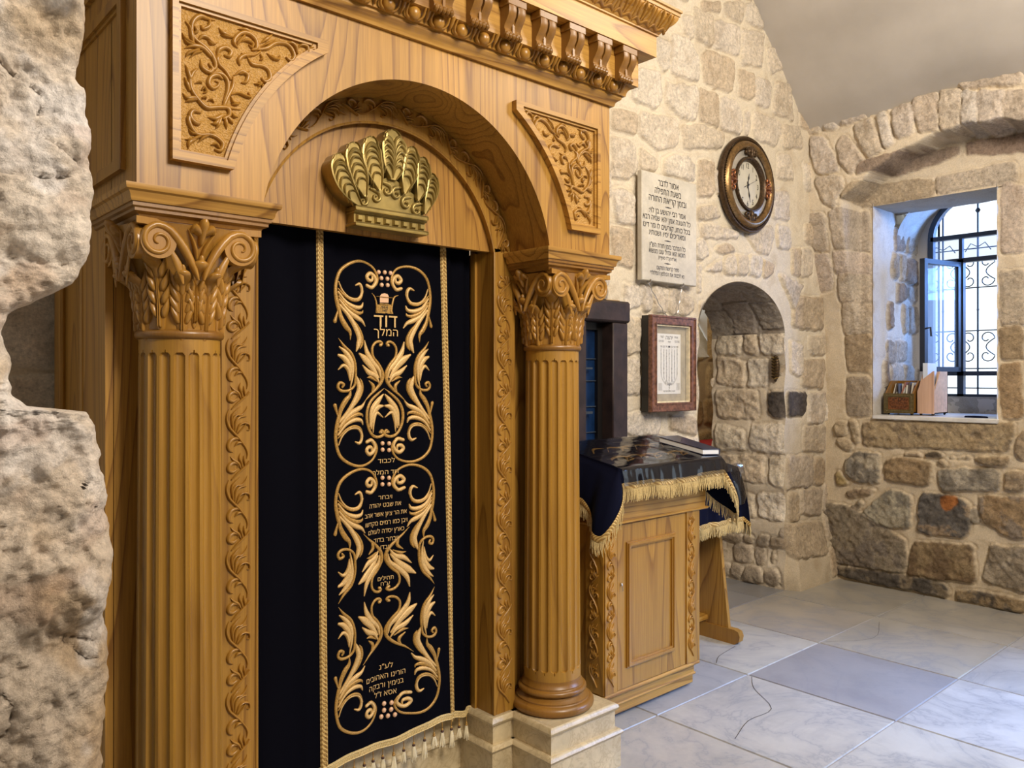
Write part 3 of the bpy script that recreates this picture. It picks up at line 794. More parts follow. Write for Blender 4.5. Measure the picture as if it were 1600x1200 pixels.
# ---------------- floor: one pavement of large marble slabs, bedded in grout
def floor_mat():
    m, nt, b = newmat('worn_marble_pavement')
    at = N(nt, 'ShaderNodeAttribute', attribute_name='Col'); v = coords(nt, (1, 1, 1))
    n0 = N(nt, 'ShaderNodeTexNoise', noise_dimensions='4D', i_Scale=1.9, i_Detail=7, i_Roughness=.62, i_Distortion=1.1); nt.links.new(v, n0.inputs['Vector'])
    w = N(nt, 'ShaderNodeMath', operation='MULTIPLY', i_1=37.0); nt.links.new(at.outputs['Alpha'], w.inputs[0]); nt.links.new(w.outputs[0], n0.inputs['W'])
    a = N(nt, 'ShaderNodeMath', operation='SUBTRACT', i_1=.5); nt.links.new(n0.outputs[0], a.inputs[0])
    ab = N(nt, 'ShaderNodeMath', operation='ABSOLUTE'); nt.links.new(a.outputs[0], ab.inputs[0])
    r = ramp(nt, [(0, (.65,) * 3), (.014, (.28,) * 3), (.08, (0,) * 3)], ab.outputs[0])
    n1 = N(nt, 'ShaderNodeTexNoise', noise_dimensions='4D', i_Scale=3.2, i_Detail=6, i_Roughness=.65, i_Distortion=.8); nt.links.new(v, n1.inputs['Vector']); nt.links.new(w.outputs[0], n1.inputs['W'])
    r1 = ramp(nt, [(.3, (.80,) * 3), (.5, (1,) * 3), (.7, (1.1,) * 3)], n1.outputs[0])
    mu = N(nt, 'ShaderNodeMixRGB', blend_type='MULTIPLY', i_0=1.0); nt.links.new(at.outputs['Color'], mu.inputs[1]); nt.links.new(r1.outputs[0], mu.inputs[2])
    mx = N(nt, 'ShaderNodeMixRGB', i_2=(.24, .25, .28, 1)); nt.links.new(r.outputs[0], mx.inputs[0]); nt.links.new(mu.outputs[0], mx.inputs[1])
    nt.links.new(mx.outputs[0], b.inputs['Base Color'])
    rr = N(nt, 'ShaderNodeMapRange'); rr.inputs[3].default_value = .22; rr.inputs[4].default_value = .42; nt.links.new(n1.outputs[0], rr.inputs[0]); nt.links.new(rr.outputs[0], b.inputs['Roughness'])
    bump(nt, b, n1.outputs[0], .10, .01); return m
M['floor'] = floor_mat()
xe = [-2.26, -1.53, -.80, -.07, .66, 1.39, 2.12, 2.85, 3.58, 4.31, 5.05, 5.80]
ye = [-2.16, -1.43, -.70, .03, .76, 1.49, 2.22, 2.93]
rng = random.Random(4); mb = MB(); slabcol = []
special = {(7, 5): (.58, .56, .52), (8, 5): (.37, .365, .385), (9, 5): (.49, .455, .385), (10, 5): (.50, .47, .41), (8, 6): (.58, .56, .51), (9, 6): (.48, .43, .355), (10, 6): (.46, .425, .36),
           (7, 4): (.60, .585, .545), (8, 4): (.60, .60, .60), (9, 4): (.52, .52, .52), (10, 4): (.53, .51, .47), (6, 5): (.56, .53, .48), (6, 4): (.55, .52, .46), (7, 6): (.45, .45, .46), (7, 3): (.6, .6, .6), (8, 3): (.58, .6, .62)}
def slab(x0, x1, y0, y1, c, g=.003):
    j = lambda: rng.uniform(-.0015, .0015)
    b = .003; z = rng.uniform(-.0006, .0006)
    x0 += g + j(); x1 -= g + j(); y0 += g + j(); y1 -= g + j()
    before = len(mb.v)
    mb.add([(x0, y0, -.006), (x1, y0, -.006), (x1, y1, -.006), (x0, y1, -.006), (x0 + b, y0 + b, z), (x1 - b, y0 + b, z), (x1 - b, y1 - b, z), (x0 + b, y1 - b, z)],
           [(0, 1, 5, 4), (1, 2, 6, 5), (2, 3, 7, 6), (3, 0, 4, 7), (4, 5, 6, 7)])
    c = tuple(x * .80 for x in c); a = rng.random(); slabcol.extend([(*c, a)] * (len(mb.v) - before))
for i in range(len(xe) - 1):
    for j_ in range(len(ye) - 1):
        t = rng.uniform(.44, .58)
        slab(xe[i], xe[i + 1], ye[j_], ye[j_ + 1], special.get((i, j_), (t, t * .965, t * .9)))
for i, (a, b_) in enumerate([(4.16, 4.9), (4.9, 5.2)]): slab(a, b_, 2.93, 3.58, (.30, .29, .285))
for i in range(5):
    for k in range(4): slab(3.4 + i * .9, 4.3 + i * .9, 3.58 + k * .7, 4.28 + k * .7, (.36, .33, .28))
n0 = len(mb.v)
mb.add([(-2.6, -2.6, -.005), (8.2, -2.6, -.005), (8.2, 6.5, -.005), (-2.6, 6.5, -.005)], [(0, 1, 2, 3)])
slabcol.extend([(.30, .265, .21, .3)] * 4)
o = mb.build('floor', M['floor']); struct(o)
ca = o.data.color_attributes.new('Col', 'FLOAT_COLOR', 'POINT')
ca.data.foreach_set('color', np.array(slabcol, np.float32).ravel())
# hairline crack across one slab
mb = MB()
def crack(pts, w=.0013):
    f = lambda x, y, h: (x, y, .0012 + h * .02)
    mb.stroke([(x, y, w) for x, y in pts], f, .01, sub=4)
crack([(3.566, 2.19), (3.44, 2.10), (3.29, 1.92), (3.10, 1.92), (2.90, 1.86)]); crack([(3.60, 2.42), (3.70, 2.47), (3.90, 2.50)])
crack([(4.95, 2.16), (4.62, 2.05), (4.35, 2.2)], .0008)
tag(mb.build('floor_crack', M['ink']), kind='structure')

# ---------------- the next room seen through the doorway
bs = courses(3.2, 8.2, 0, 3.4, .24, .42, .25, .6, .05, [(.40, .29, .15), (.34, .24, .12), (.44, .34, .2)], 51, v=.7, h=.035)
S, T = np.meshgrid(np.concatenate([np.arange(3.2, 6.5, .12), np.arange(6.5, 8.2, .02)]), np.arange(0, 3.4, .02))
nsdf = lambda s, t: np.maximum(np.maximum(6.75 - s, s - 7.27), np.maximum(1.72 - t, t - 2.60))
S1, T1, ins, dd = snap(S, T, nsdf, .02)
H, C = masonry(S1, T1, bs, (.42, .32, .19), 52)
struct(grid_mesh('wall_next_room', S1, T1, lambda s, t, h: (s, 5.0 - h, t), H * np.clip(dd / .04, 0, 1), C, M['stone'], hole=ins))
S, T = np.meshgrid(np.arange(6.73, 7.42, .015), np.linspace(0, 1, 50))
H, C = masonry(S, T * .8, [], (.56, .54, .50), 53)
struct(grid_mesh('trim_3', S, T, lambda s, t, h: (s, 4.98 + t * .26, 1.72 + .40 * t + h * 1.5), H, C, M['stone']))
mb = MB(); mb.box(6.70, 6.75, 4.99, 5.25, 1.5, 2.7); mb.box(7.42, 7.46, 4.99, 5.25, 1.5, 2.7); mb.box(6.70, 7.46, 4.99, 5.25, 2.65, 2.7)
mb.box(3.2, 3.26, 3.55, 5.0, 0, 3.3); mb.box(8.15, 8.2, 3.0, 5.0, 0, 3.3); mb.box(5.86, 8.2, 3.0, 3.05, 0, 3.3)
struct(mb.build('wall_next_room_side', M['plaster']))
mb = MB(); mb.box(3.2, 8.2, 3.55, 5.05, 3.3, 3.36); struct(mb.build('ceiling_next_room', M['plaster']))
mb = MB(); mb.box(6.75, 7.42, 5.21, 5.24, 2.11, 2.15); mb.box(6.75, 7.42, 5.21, 5.24, 2.60, 2.64); mb.box(7.0, 7.03, 5.21, 5.24, 2.14, 2.60)
struct(mb.build('window_2', M['steel']))
d = bpy.data.lights.new('next_room_lamp', 'POINT'); d.energy = 26; d.color = (1.0, .74, .42); d.shadow_soft_size = .12
o = bpy.data.objects.new('next_room_lamp', d); COL.objects.link(o); o.location = (5.9, 4.3, 2.6)
t = empty('cushioned_bench'); tag(t, 'red covered bench in the next room, glimpsed low through the stone doorway', 'bench')
mb = MB(); mb.box(6.2, 7.9, 4.45, 4.85, .78, .86, bev=.02); mb.build('seat', M['red'], t)
mb = MB(); mb.box(6.2, 7.9, 4.50, 4.83, .0, .78); mb.build('base', M['oak_red'], t)

# ---------------- broken end of the rough wall in the foreground
edge_px = [(140,-60),(140,0),(147,50),(143,80),(137,112),(150,135),(147,170),(155,200),(158,270),(157,330),(158,370),(153,405),(130,438),(100,453),(65,470),(40,478),(30,488),(21,520),(27,560),(22,590),(35,618),(55,636),(100,640),(148,645),(160,665),(166,700),(174,740),(180,780),(188,830),(188,870),(182,920),(178,960),(183,1000),(180,1060),(176,1120),(175,1200),(178,1300),(180,1500)]
YR = 1.12
eX = []; eZ = []
for u, v in edge_px:
    x, z = onY(u, v, YR); eX.append(x); eZ.append(z)
eX = np.array(eX)[::-1]; eZ = np.array(eZ)[::-1]
zz = np.concatenate([np.arange(-.02, .9, .03), np.arange(.9, 1.435, .0032), np.arange(1.435, 1.495, .0008), np.arange(1.495, 1.57, .0032), np.arange(1.57, 1.65, .0012), np.arange(1.65, 2.12, .0032), np.arange(2.12, 3.0, .05)])
edge = np.interp(zz, eZ, eX) + fbm(zz * 22, zz * 0 + 3, 70, 4) * .016 + fbm(zz * 90, zz * 0 + 7, 74, 2) * .005
fr_ = np.concatenate([np.linspace(-1.5, -.34, 14), np.arange(-.33, 0, .0034)])      # distance left of the broken edge
side = np.linspace(0, .5, 40)[1:]
nc = len(fr_) + len(side)
Xg = np.zeros((len(zz), nc)); Yg = np.zeros_like(Xg); Zg = np.repeat(zz[:, None], nc, 1)
Xg[:, :len(fr_)] = edge[:, None] + fr_[None]; Yg[:, :len(fr_)] = YR
Xg[:, len(fr_):] = edge[:, None]; Yg[:, len(fr_):] = YR + side[None]
q = np.clip(-(Xg - edge[:, None]), 0, 1)
Hh = fbm(Xg * 5, Zg * 5, 80, 3) * .07 + fbm(Xg * 13, Zg * 13, 83, 4) * .055 + np.abs(fbm(Xg * 24, Zg * 17, 86, 5, .6)) * .050 + fbm(Xg * 85, Zg * 85, 89, 4, .7) * .012
cr = np.abs(fbm(Xg * 4.5 + .3 * fbm(Xg * 12, Zg * 12, 93, 3), Zg * 6, 91, 3)); Hh -= .008 * np.exp(-(cr / .006) ** 2)
rnd_ = np.sqrt(np.clip(q / .045, 0, 1)); rnd_ = rnd_ * (2 - rnd_)
Yg[:, :len(fr_)] = YR + .055 * (1 - rnd_[:, :len(fr_)]) - Hh[:, :len(fr_)] * (.25 + .75 * rnd_[:, :len(fr_)])
Xg[:, len(fr_):] += (fbm(Yg[:, len(fr_):] * 12, Zg[:, len(fr_):] * 12, 95, 4) * .04) * np.clip((Yg[:, len(fr_):] - YR) / .1, 0, 1) - .05 * np.clip((Yg[:, len(fr_):] - YR) / .2, 0, 1)
Yg[:, len(fr_):] += .055 - (Hh[:, len(fr_) - 1] * .25)[:, None] * (1 - side[None] / .5)
c0 = np.array((.72, .63, .535)); c1 = np.array((.60, .47, .33)); c2 = np.array((.80, .74, .69)); c3 = np.array((.46, .26, .16))
nA = (fbm(Xg * 6, Zg * 6, 100, 5) + .5)[..., None]; nB = fbm(Xg * 14, Zg * 14, 103, 4)[..., None]; nC = fbm(Xg * 3.5, Zg * 5, 107, 3)[..., None]
Cg = c0 * (1 - sstep(.45, .62, nA)) + c1 * sstep(.45, .62, nA)
k = sstep(.05, .16, nB); Cg = Cg * (1 - k) + c2 * k
k = sstep(.13, .22, fbm(Xg * 8, Zg * 11, 111, 4))[..., None] * .28; Cg = Cg * (1 - k) + c3 * k
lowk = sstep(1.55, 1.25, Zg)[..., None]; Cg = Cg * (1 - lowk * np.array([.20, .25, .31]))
Cg = Cg * (1 + .5 * nC)
MASK = None
struct(grid_mesh('wall_left', Xg, Zg, lambda s, t, h: (Xg, Yg, Zg), Hh, np.clip(Cg, .01, .9), M['rock']))
mb = MB(); mb.box(-2.75, -2.6, -2.5, 3.0, 0, 3.6); struct(mb.build('wall_left_end', M['plaster']))
mb = MB(); mb.box(-2.6, -1.15, 1.05, 1.6, 0, 3.4); struct(mb.build('wall_left_far', M['plaster']))

# ================================================================== THE ARK
CX = 1.473
def circ(cx, cz, r, a0, a1, n): return [(cx + r * math.cos(a0 + (a1 - a0) * k / n), cz + r * math.sin(a0 + (a1 - a0) * k / n)) for k in range(n + 1)]
AZ, AR = 1.872, .547                       # centre height and radius of the arch
def arc_span(R, z): return math.acos(max(-1, min(1, (z - AZ) / R)))

# motif of the carved vine (traced over one repeat), x across 0..1 of the strip, y along one repeat 0..1
VW, VH = 380.0, 1008.0
vine = [
    [(48,775,2),(24,850,9),(20,930,12),(50,1030,14),(110,1110,13),(180,1190,12),(232,1270,10),(275,1340,9),(298,1420,8),(290,1495,3)],
    [(128,1100,6),(138,960,13),(195,890,12),(290,882,3)],
    [(150,1112,6),(188,1010,11),(250,976,11),(318,1005,9),(326,1070,8),(295,1084,3)],
    [(108,1080,8),(96,940,13),(150,862,11),(212,862,9),(272,800,7),(297,735,1)],
    [(86,1000,6),(84,880,11),(130,810,9),(205,738,1)],
    [(170,1120,4),(240,1040,7),(300,960,1)],
    [(212,214,5),(150,186,15),(82,208,20),(42,282,22),(58,350,16),(108,386,2)],
    [(236,258,5),(170,248,14),(125,300,3)],
    [(160,612,3),(168,560,10),(110,532,17),(55,570,21),(45,630,20),(95,662,17),(150,635,10)],
    [(65,438,1),(110,495,12),(172,545,15),(212,625,6)],
    [(205,398,1),(188,470,12),(214,540,12),(232,622,6)],
    [(246,440,1),(252,515,10),(262,585,4)],
    [(334,533,4),(240,622,9),(150,702,9),(84,772,5)],
    [(318,518,2),(296,560,7),(250,600,3)],
]
def carve_vine(mb, fn, length, width, depth, start=0.0, flip=False, period=None, margin=.0):
    """fn(s, t, h): s along the strip, t across (0..width)"""
    period = period or width * VH / VW
    n = max(1, round((length - 2 * margin) / period)); per = (length - 2 * margin) / n
    for k in range(n):
        for st in vine:
            P = []
            for x, y, w in st:
                s = margin + (k + 1) * per - (y - 400) / VH * per
                P.append((s, (1 - x / VW if flip else x / VW) * width, w / VW * width * 1.5))
            if min(p[0] for p in P) < .004 or max(p[0] for p in P) > length - .004:
                P = [p for p in P if .004 < p[0] < length - .004]
                if len(P) < 3: continue
            mb.stroke(P, fn, depth, sub=4)

ark = empty('torah_ark')
tag(ark, 'tall carved oak ark with fluted columns and gilt crown on a marble base', 'ark')

# --- stone base
def base_stone(x0, x1, y0, y1, nose=.012):
    mb = MB()
    mb.box(x0 + .012, x1 - .012, y0 + .012, y1, .143, .212)
    mb.box(x0 - .004, x1 + .004, y0 - .004, y1, 0, .125)
    for z0, z1, o in ((.212, .243, .0), (.120, .146, -.012)):
        prof = [(0, z0), (.012 - o, z0), (.020 - o, z0 + (z1 - z0) * .2), (.024 - o, (z0 + z1) / 2), (.020 - o, z1 - (z1 - z0) * .2), (.012 - o, z1), (0, z1)]
        X0, X1, Y0 = x0 + .024, x1 - .024, y0 + .024
        mb.box(X0 - .001, X1 + .001, Y0 - .001, y1, z0, z1)
        mb.sweep([(X0, y1), (X0, Y0), (X1, Y0), (X1, y1)], prof, side=1)
    return mb
Lm = base_stone(.585, .955, 2.03, 2.42); Lm.build('plinth', M['plinth_marble'], ark, True, 30)
Rm = base_stone(1.999, 2.369, 2.03, 2.42); Rm.build('plinth', M['plinth_marble'], ark, True, 30)
for x0, x1 in ((.9, 1.035), (1.90, 2.05)):
    base_stone(x0, x1, 2.235, 2.60).build('plinth', M['plinth_marble'], ark, True, 30)
mb = MB(); mb.box(1.02, 1.92, 2.42, 2.6, 0, .243, bev=.006); mb.box(1.02, 1.92, 2.408, 2.45, .115, .14, bev=.008); mb.build('sill_course', M['plinth_marble'], ark, True, 30)
mb = MB(); mb.box(.60, 2.35, 2.5, 2.88, 0, .24); mb.build('back_plinth', M['plinth_marble'], ark)

# --- fluted columns
NF = 18
def shaft_r(r, z, t):
    ph = (t * NF / (2 * PI)) % 1.0
    x = (ph - .5) / .36
    dep = .0095 * math.sqrt(max(0, 1 - x * x)) if abs(x) < 1 else 0
    zt, zb = 1.565, .395
    w = .0125
    if z > zt or z < zb: return r
    e = min(zt - z, z - zb)
    if e < w:
        lim = math.sqrt(max(0, 1 - (1 - e / w) ** 2))
        if abs(x) > lim: dep = 0
    return r - dep
# capital surface: round at the neck, squarer at the top
def bell(th, t, h):
    """t 0..1 up the capital"""
    z = 1.622 + .262 * t
    r0 = .101 + .012 * t + .052 * max(t, 0) ** 2.6
    c, s = abs(math.cos(th)), abs(math.sin(th)); sq = 1 / max(c, s)
    k = .55 * sstep(.45, 1.0, t)
    r = r0 * (1 + (min(sq, 1.30) - 1) * float(k)) + h
    return r * math.cos(th), r * math.sin(th), z
def make_column(cx, cy):
    mb = MB()
    zs = [.355, .372, .385] + [.395 + .0125 * k / 7 for k in range(8)] + [.45, .7, 1.0, 1.3, 1.53] + [1.565 - .0125 * k / 7 for k in range(7, -1, -1)] + [1.572, 1.60, 1.612]
    R = lambda z: .110 - .008 * (z - .35) / 1.25
    mb.lathe(cx, cy, [(R(z), z) for z in zs], n=NF * 18, rfun=shaft_r)
    col = mb.build('column', M['oak_column'], ark, True, 30)
    mb = MB()
    pr = [(.158, .243)]
    def torus(r, z, rr, n=8, a0=-PI / 2, a1=PI / 2): return [(r + rr * math.cos(a0 + (a1 - a0) * k / n), z + rr * math.sin(a0 + (a1 - a0) * k / n)) for k in range(n + 1)]
    pr = torus(.142, .262, .019) + [(.139, .284), (.139, .289)] + [(.139 - .010 * math.sin(k / 6 * PI / 2) - .002 * k, .289 + .018 * k / 6) for k in range(7)] + torus(.121, .318, .011) + [(.119, .331), (.119, .336)] + [(.119 - .008 * math.sin(k / 5 * PI / 2), .336 + .020 * k / 5) for k in range(6)] + [(.111, .360)]
    mb.lathe(cx, cy, pr, n=96); mb.build('column_base', M['oak_red'], col, True, 30)
    mb = MB(); mb.lathe(cx, cy, [(.100, 1.602)] + torus(.100, 1.6125, .0125) + [(.100, 1.626)], n=96); mb.build('neck_ring', M['oak_red'], col, True, 30)
    # capital
    mb = MB(); n = 96; V = []; rows = 26
    for i in range(rows + 1):
        for k in range(n):
            x, y, z = bell(2 * PI * k / n, i / rows, 0); V.append((cx + x, cy + y, z))
    F = [(i * n + k, i * n + (k + 1) % n, (i + 1) * n + (k + 1) % n, (i + 1) * n + k) for i in range(rows) for k in range(n)]
    F += [tuple(range(n))[::-1], tuple(range(rows * n, rows * n + n))]; mb.add(V, F)
    def fn(s, t, h):
        x, y, z = bell(s, t, h); return cx + x, cy + y, z
    K = 8.2          # radians -> comparable units: one unit of t is .262 m, one radian about .12 m
    def leaf(th0, t0, t1, wd, h, lobes=4, curl=.03):
        # backing blade
        mb.stroke([(th0, t0, wd * .55), (th0, t0 + (t1 - t0) * .45, wd), (th0, t0 + (t1 - t0) * .8, wd * .8), (th0, t1, wd * .25)], fn, h * .55, sub=5)
        # midrib
        for o_ in (-.022, .022):
            mb.stroke([(th0 + o_, t0, .03), (th0 + o_ * .6, t0 + (t1 - t0) * .6, .022), (th0, t1 - .02, .012)], fn, h * .9, sub=4)
        for sgn in (-1, 1):
            for q in range(lobes):
                f = (q + .6) / lobes; tb = t0 + (t1 - t0) * f * .80
                L = wd * 1.25 * (1 - .45 * abs(f - .45))
                mb.stroke([(th0 + sgn * .04, tb, .018), (th0 + sgn * L * .45, tb + .045, .062), (th0 + sgn * L * .85, tb + .125, .052), (th0 + sgn * L * 1.02, tb + .215, .006)], fn, h, sub=4)
        # curling tip
        mb.stroke([(th0, t1 - .10, .10), (th0, t1 - .03, .15), (th0, t1 + .03, .12), (th0, t1 + .055, .05)], lambda s, t, hh: fn(s, t, hh + curl * float(sstep(t1 - .10, t1 + .03, t))), h * 1.2, sub=4)
    for k in range(4):
        a = k * PI / 2 + PI / 2
        leaf(a - .29, .01, .52, .23, .014); leaf(a + .29, .01, .52, .23, .014)
        leaf(a + PI / 4, .05, .68, .20, .018, curl=.032)
        leaf(a, .10, .62, .15, .016, lobes=4, curl=.024)
        # flower at the middle of each face under the abacus, with its stems
        for sgn in (-1, 1):
            mb.stroke([(a + sgn * .03, .60, .02), (a + sgn * .08, .78, .04), (a + sgn * .22, .96, .01)], fn, .014, sub=4)
            mb.stroke([(a + sgn * .01, .92, .03), (a + sgn * .12, .97, .05), (a + sgn * .20, .93, .01)], fn, .020, sub=4)
        mb.stroke([(a, .86, .05), (a, .99, .08)], fn, .022, sub=4)
    # volutes: flat spiral scrolls standing at the four corners, seen from each face
    for k in range(4):
        rot = k * PI / 2
        cr, sr = math.cos(rot), math.sin(rot)
        for sgn in (-1, 1):
            vx, vz, R0 = sgn * .104, 1.838, .044
            def face(x, z, h, cr=cr, sr=sr):
                lx, ly = x, -(.148 + h)
                return cx + lx * cr - ly * sr, cy + lx * sr + ly * cr, z
            # scroll body
            disc = [(vx + R0 * .98 * math.cos(2 * PI * q / 28), vz + R0 * .98 * math.sin(2 * PI * q / 28)) for q in range(28)]
            Vd = [face(x, z, 0.004) for x, z in disc] + [face(x, z, -.034) for x, z in disc]
            mb.add(Vd, [tuple(range(28)), tuple(range(28, 56))[::-1]] + [(q, (q + 1) % 28, 28 + (q + 1) % 28, 28 + q) for q in range(28)])
            P = []
            for q in range(27):
                t = q / 26; ang = (PI * .5 + sgn * (-1) * (2 * PI * 1.45) * (1 - t)) if True else 0
                rr = .006 + (R0 - .010) * t
                P.append((vx + rr * math.cos(ang), vz + rr * math.sin(ang), .003 + .0065 * t))
            # tail sweeps down to the middle of the face
            P += [(vx - sgn * .028, vz + .030, .011), (vx - sgn * .062, vz - .012, .012), (vx - sgn * .088, vz - .062, .008), (vx - sgn * .097, vz - .090, .003)]
            mb.stroke(P, face, .012, sub=2, flat=.55)
            mb.stroke([(vx - sgn * .030, vz - .020, .006), (vx - sgn * .050, vz - .060, .010), (vx - sgn * .060, vz - .10, .003)], face, .004, sub=4)
    # abacus under the moulded block
    ab = []
    for k in range(4):
        for q in range(9):
            u_ = -1 + 2 * q / 8; rad = .158 - .022 * (1 - u_ * u_)
            x_, y_ = u_ * .158, -rad
            if q == 8: continue
            c_, s_ = math.cos(k * PI / 2), math.sin(k * PI / 2)
            ab.append((cx + x_ * c_ - y_ * s_, cy + x_ * s_ + y_ * c_))
    mb.prism(ab, 1.876, 1.893, 'Z')
    mb.build('capital', M['oak_carved'], col, True, 42)
    return col
COLX = (.769, 2.177); CY = 2.205
for x in COLX: make_column(x, CY)

# --- block above each capital and its cornice
for x0, x1 in ((.612, .94), (2.006, 2.334)):
    mb = MB()
    pr = [(-.03, 1.890), (.0, 1.890), (.004, 1.899), (.016, 1.905), (.016, 1.912), (.022, 1.916), (.022, 1.93), (-.03, 1.93)]
    path = [(x0 + .01, 2.40), (x0 + .01, 2.06), (x1 - .01, 2.06), (x1 - .01, 2.30)]
    mb.sweep(path, pr, side=1); mb.box(x0 + .012, x1 - .012, 2.062, 2.40, 1.888, 1.93)
    mb.build('architrave_block', M['oak_red'], ark, True, 30)
    mb = MB()
    pr = [(-.02, 1.926), (.016, 1.926), (.019, 1.931), (.020, 1.940), (.024, 1.948), (.031, 1.952), (.033, 1.958), (.033, 1.966), (-.02, 1.966)]
    if x0 < 1: path = [(x0, 2.88), (x0, 2.05), (x1, 2.05), (x1, 2.258)]
    else: path = [(x0, 2.258), (x0, 2.05), (x1, 2.05), (x1, 2.88)]
    mb.sweep(path, pr, side=1); mb.box(x0, x1, 2.05, 2.26, 1.927, 1.965)
    mb.build('capital_cornice', M['oak_x'], ark, True, 30)

# --- arch board
ZT = 2.60
t0 = arc_span(AR, 1.965)
arc = [(CX + AR * math.sin(a), AZ + AR * math.cos(a)) for a in [-(t0) + 2 * t0 * k / 64 for k in range(65)]]
outer = []
XL, XR = .612, 2.334
for (x, z) in arc:      # matching points on the outside: straight up, then the top edge
    outer.append((x, ZT))
mb = MB()
mb.ring(outer, arc, 2.05, 2.26, closed=False)
mb.box(XL, arc[0][0], 2.05, 2.26, 1.965, ZT); mb.box(arc[-1][0], XR, 2.05, 2.26, 1.965, ZT)
arch_board = mb.build('arch_board', M['oak_bold'], ark)
arch_board.data.set_sharp_from_angle(angle=math.radians(30))

# --- carved spandrels
def S4(lst): return lst
spandrel = [   # traced scrolls (x, y, halfwidth), 4x enlarged view of the left spandrel
    [(640,130,3),(670,170,10),(680,220,14),(690,270,8)], [(830,125,2),(780,115,12),(730,100,16),(690,130,15),(680,180,12),(700,240,10),(760,290,14),(810,350,16),(830,420,12),(790,440,10)],
    [(790,110,6),(790,160,12),(750,180,10),(740,160,6)], [(620,200,1),(640,240,10),(690,270,10)], [(625,225,1),(650,265,9),(700,280,8)],
    [(720,250,4),(745,225,12),(780,235,12),(815,270,10),(845,262,2)], [(700,170,10),(712,192,12),(700,205,8)], [(780,250,3),(800,270,9),(820,278,2)],
    [(635,300,2),(690,285,14),(750,300,14),(800,350,12)], [(640,360,1),(660,330,10),(720,310,10)], [(670,360,2),(700,330,9),(740,320,6)],
    [(735,370,3),(745,420,12),(790,450,14),(810,430,12),(790,400,8)], [(640,400,1),(655,440,12),(670,490,12)], [(725,420,2),(690,450,12),(670,500,12),(680,560,12),(720,620,13),(770,670,15),(830,670,14),(900,670,12),(990,685,2)],
    [(635,480,2),(650,520,12),(665,560,9)], [(625,580,2),(650,610,12),(700,610,12),(735,620,6)], [(640,635,2),(665,625,11),(710,620,8)],
    [(870,340,2),(840,360,14),(850,400,12),(890,440,11),(920,490,11)], [(840,350,6),(850,310,14),(890,295,14),(925,320,14),(915,350,14),(890,345,8)],
    [(940,480,6),(935,540,12),(905,600,14),(880,660,12)], [(870,490,8),(840,470,14),(800,480,14),(785,520,14),(810,550,12),(840,540,10),(850,515,8),(830,505,5)],
    [(800,460,6),(860,460,13),(900,500,13),(905,560,13),(880,640,8)], [(945,470,3),(990,445,12),(1030,470,13),(1020,510,12),(995,515,6)], [(1050,440,1),(1010,455,8),(980,460,4)],
    [(930,590,4),(970,580,8),(1020,600,10),(1045,605,9),(1035,580,5)], [(925,600,2),(940,640,9),(985,635,1)], [(930,650,3),(960,650,10),(990,640,1)],
    [(700,520,2),(730,510,8),(745,520,2)],[(745,560,4),(760,545,10),(770,570,9),(755,580,4)],[(750,610,6),(765,605,9),(770,615,4)],
    [(820,640,2),(800,620,7),(780,630,2)],[(870,670,6),(910,680,14),(915,720,13),(880,740,10)], [(780,730,2),(830,740,16),(870,720,14)],[(800,770,1),(830,770,14),(850,740,10)],[(830,805,1),(845,780,12),(860,740,10)],
    [(900,810,1),(895,770,12),(890,735,9)],[(940,775,2),(925,755,12),(905,730,10)],[(970,730,3),(945,725,10),(925,700,6)],
    [(740,760,4),(720,770,14),(690,755,16),(670,720,16),(690,690,14),(730,700,10)],[(690,700,8),(660,740,14),(680,800,14),(720,840,13),(790,840,12),(840,860,13),(875,900,14),(860,940,13),(830,935,8)],
    [(660,800,2),(680,830,9),(720,835,8)],[(640,870,2),(680,870,10),(730,850,10)],[(660,930,2),(665,890,14),(700,870,10)],[(720,890,2),(750,860,9),(800,840,5)],[(800,905,2),(830,900,9),(850,920,8)],[(770,850,2),(800,830,8),(825,825,1)],
    [(850,170,1),(870,200,11),(910,220,11),(940,230,4)],[(860,215,1),(890,225,7),(930,235,4)],[(970,300,2),(945,270,13),(950,240,13),(990,205,14),(1040,210,14),(1080,250,14),(1085,300,13),(1060,310,8)],
    [(970,180,2),(1020,185,12),(1060,220,8)],[(960,290,2),(975,260,10),(1010,220,6)],[(990,260,2),(1020,250,10),(1060,270,11),(1055,295,8),(1040,280,5)],
    [(1085,310,5),(1150,300,13),(1200,270,14),(1260,270,13),(1300,300,13),(1320,350,14),(1300,380,12),(1275,360,8)],[(1110,270,2),(1150,240,12),(1190,210,3)],[(1115,290,2),(1165,265,10),(1205,245,2)],[(1130,300,2),(1190,280,9),(1220,265,2)],
    [(1260,275,2),(1300,265,10),(1330,290,12),(1340,330,8)],[(1340,300,3),(1365,280,10),(1400,290,12),(1405,320,11),(1385,325,6)],[(1400,310,4),(1430,300,9),(1455,295,1)],[(1415,300,2),(1430,280,7),(1430,270,1)],[(1415,315,2),(1440,312,6),(1450,318,1)],
    [(980,400,8),(975,370,13),(1010,345,13),(1070,340,10),(1110,320,6)],[(990,330,2),(1015,350,8),(1040,352,3)],[(1030,360,4),(1060,400,12),(1120,410,13),(1160,440,14),(1170,490,14),(1140,510,12),(1120,490,8)],
    [(1110,340,4),(1120,365,9),(1110,372,5)],[(1150,330,2),(1185,360,10),(1220,370,10),(1230,350,6)],[(1190,380,1),(1195,365,8),(1180,345,4)],[(1100,510,4),(1110,520,14),(1095,545,1)],[(1120,520,4),(1118,550,1)],[(1070,520,1),(1090,525,7),(1110,520,4)],
]
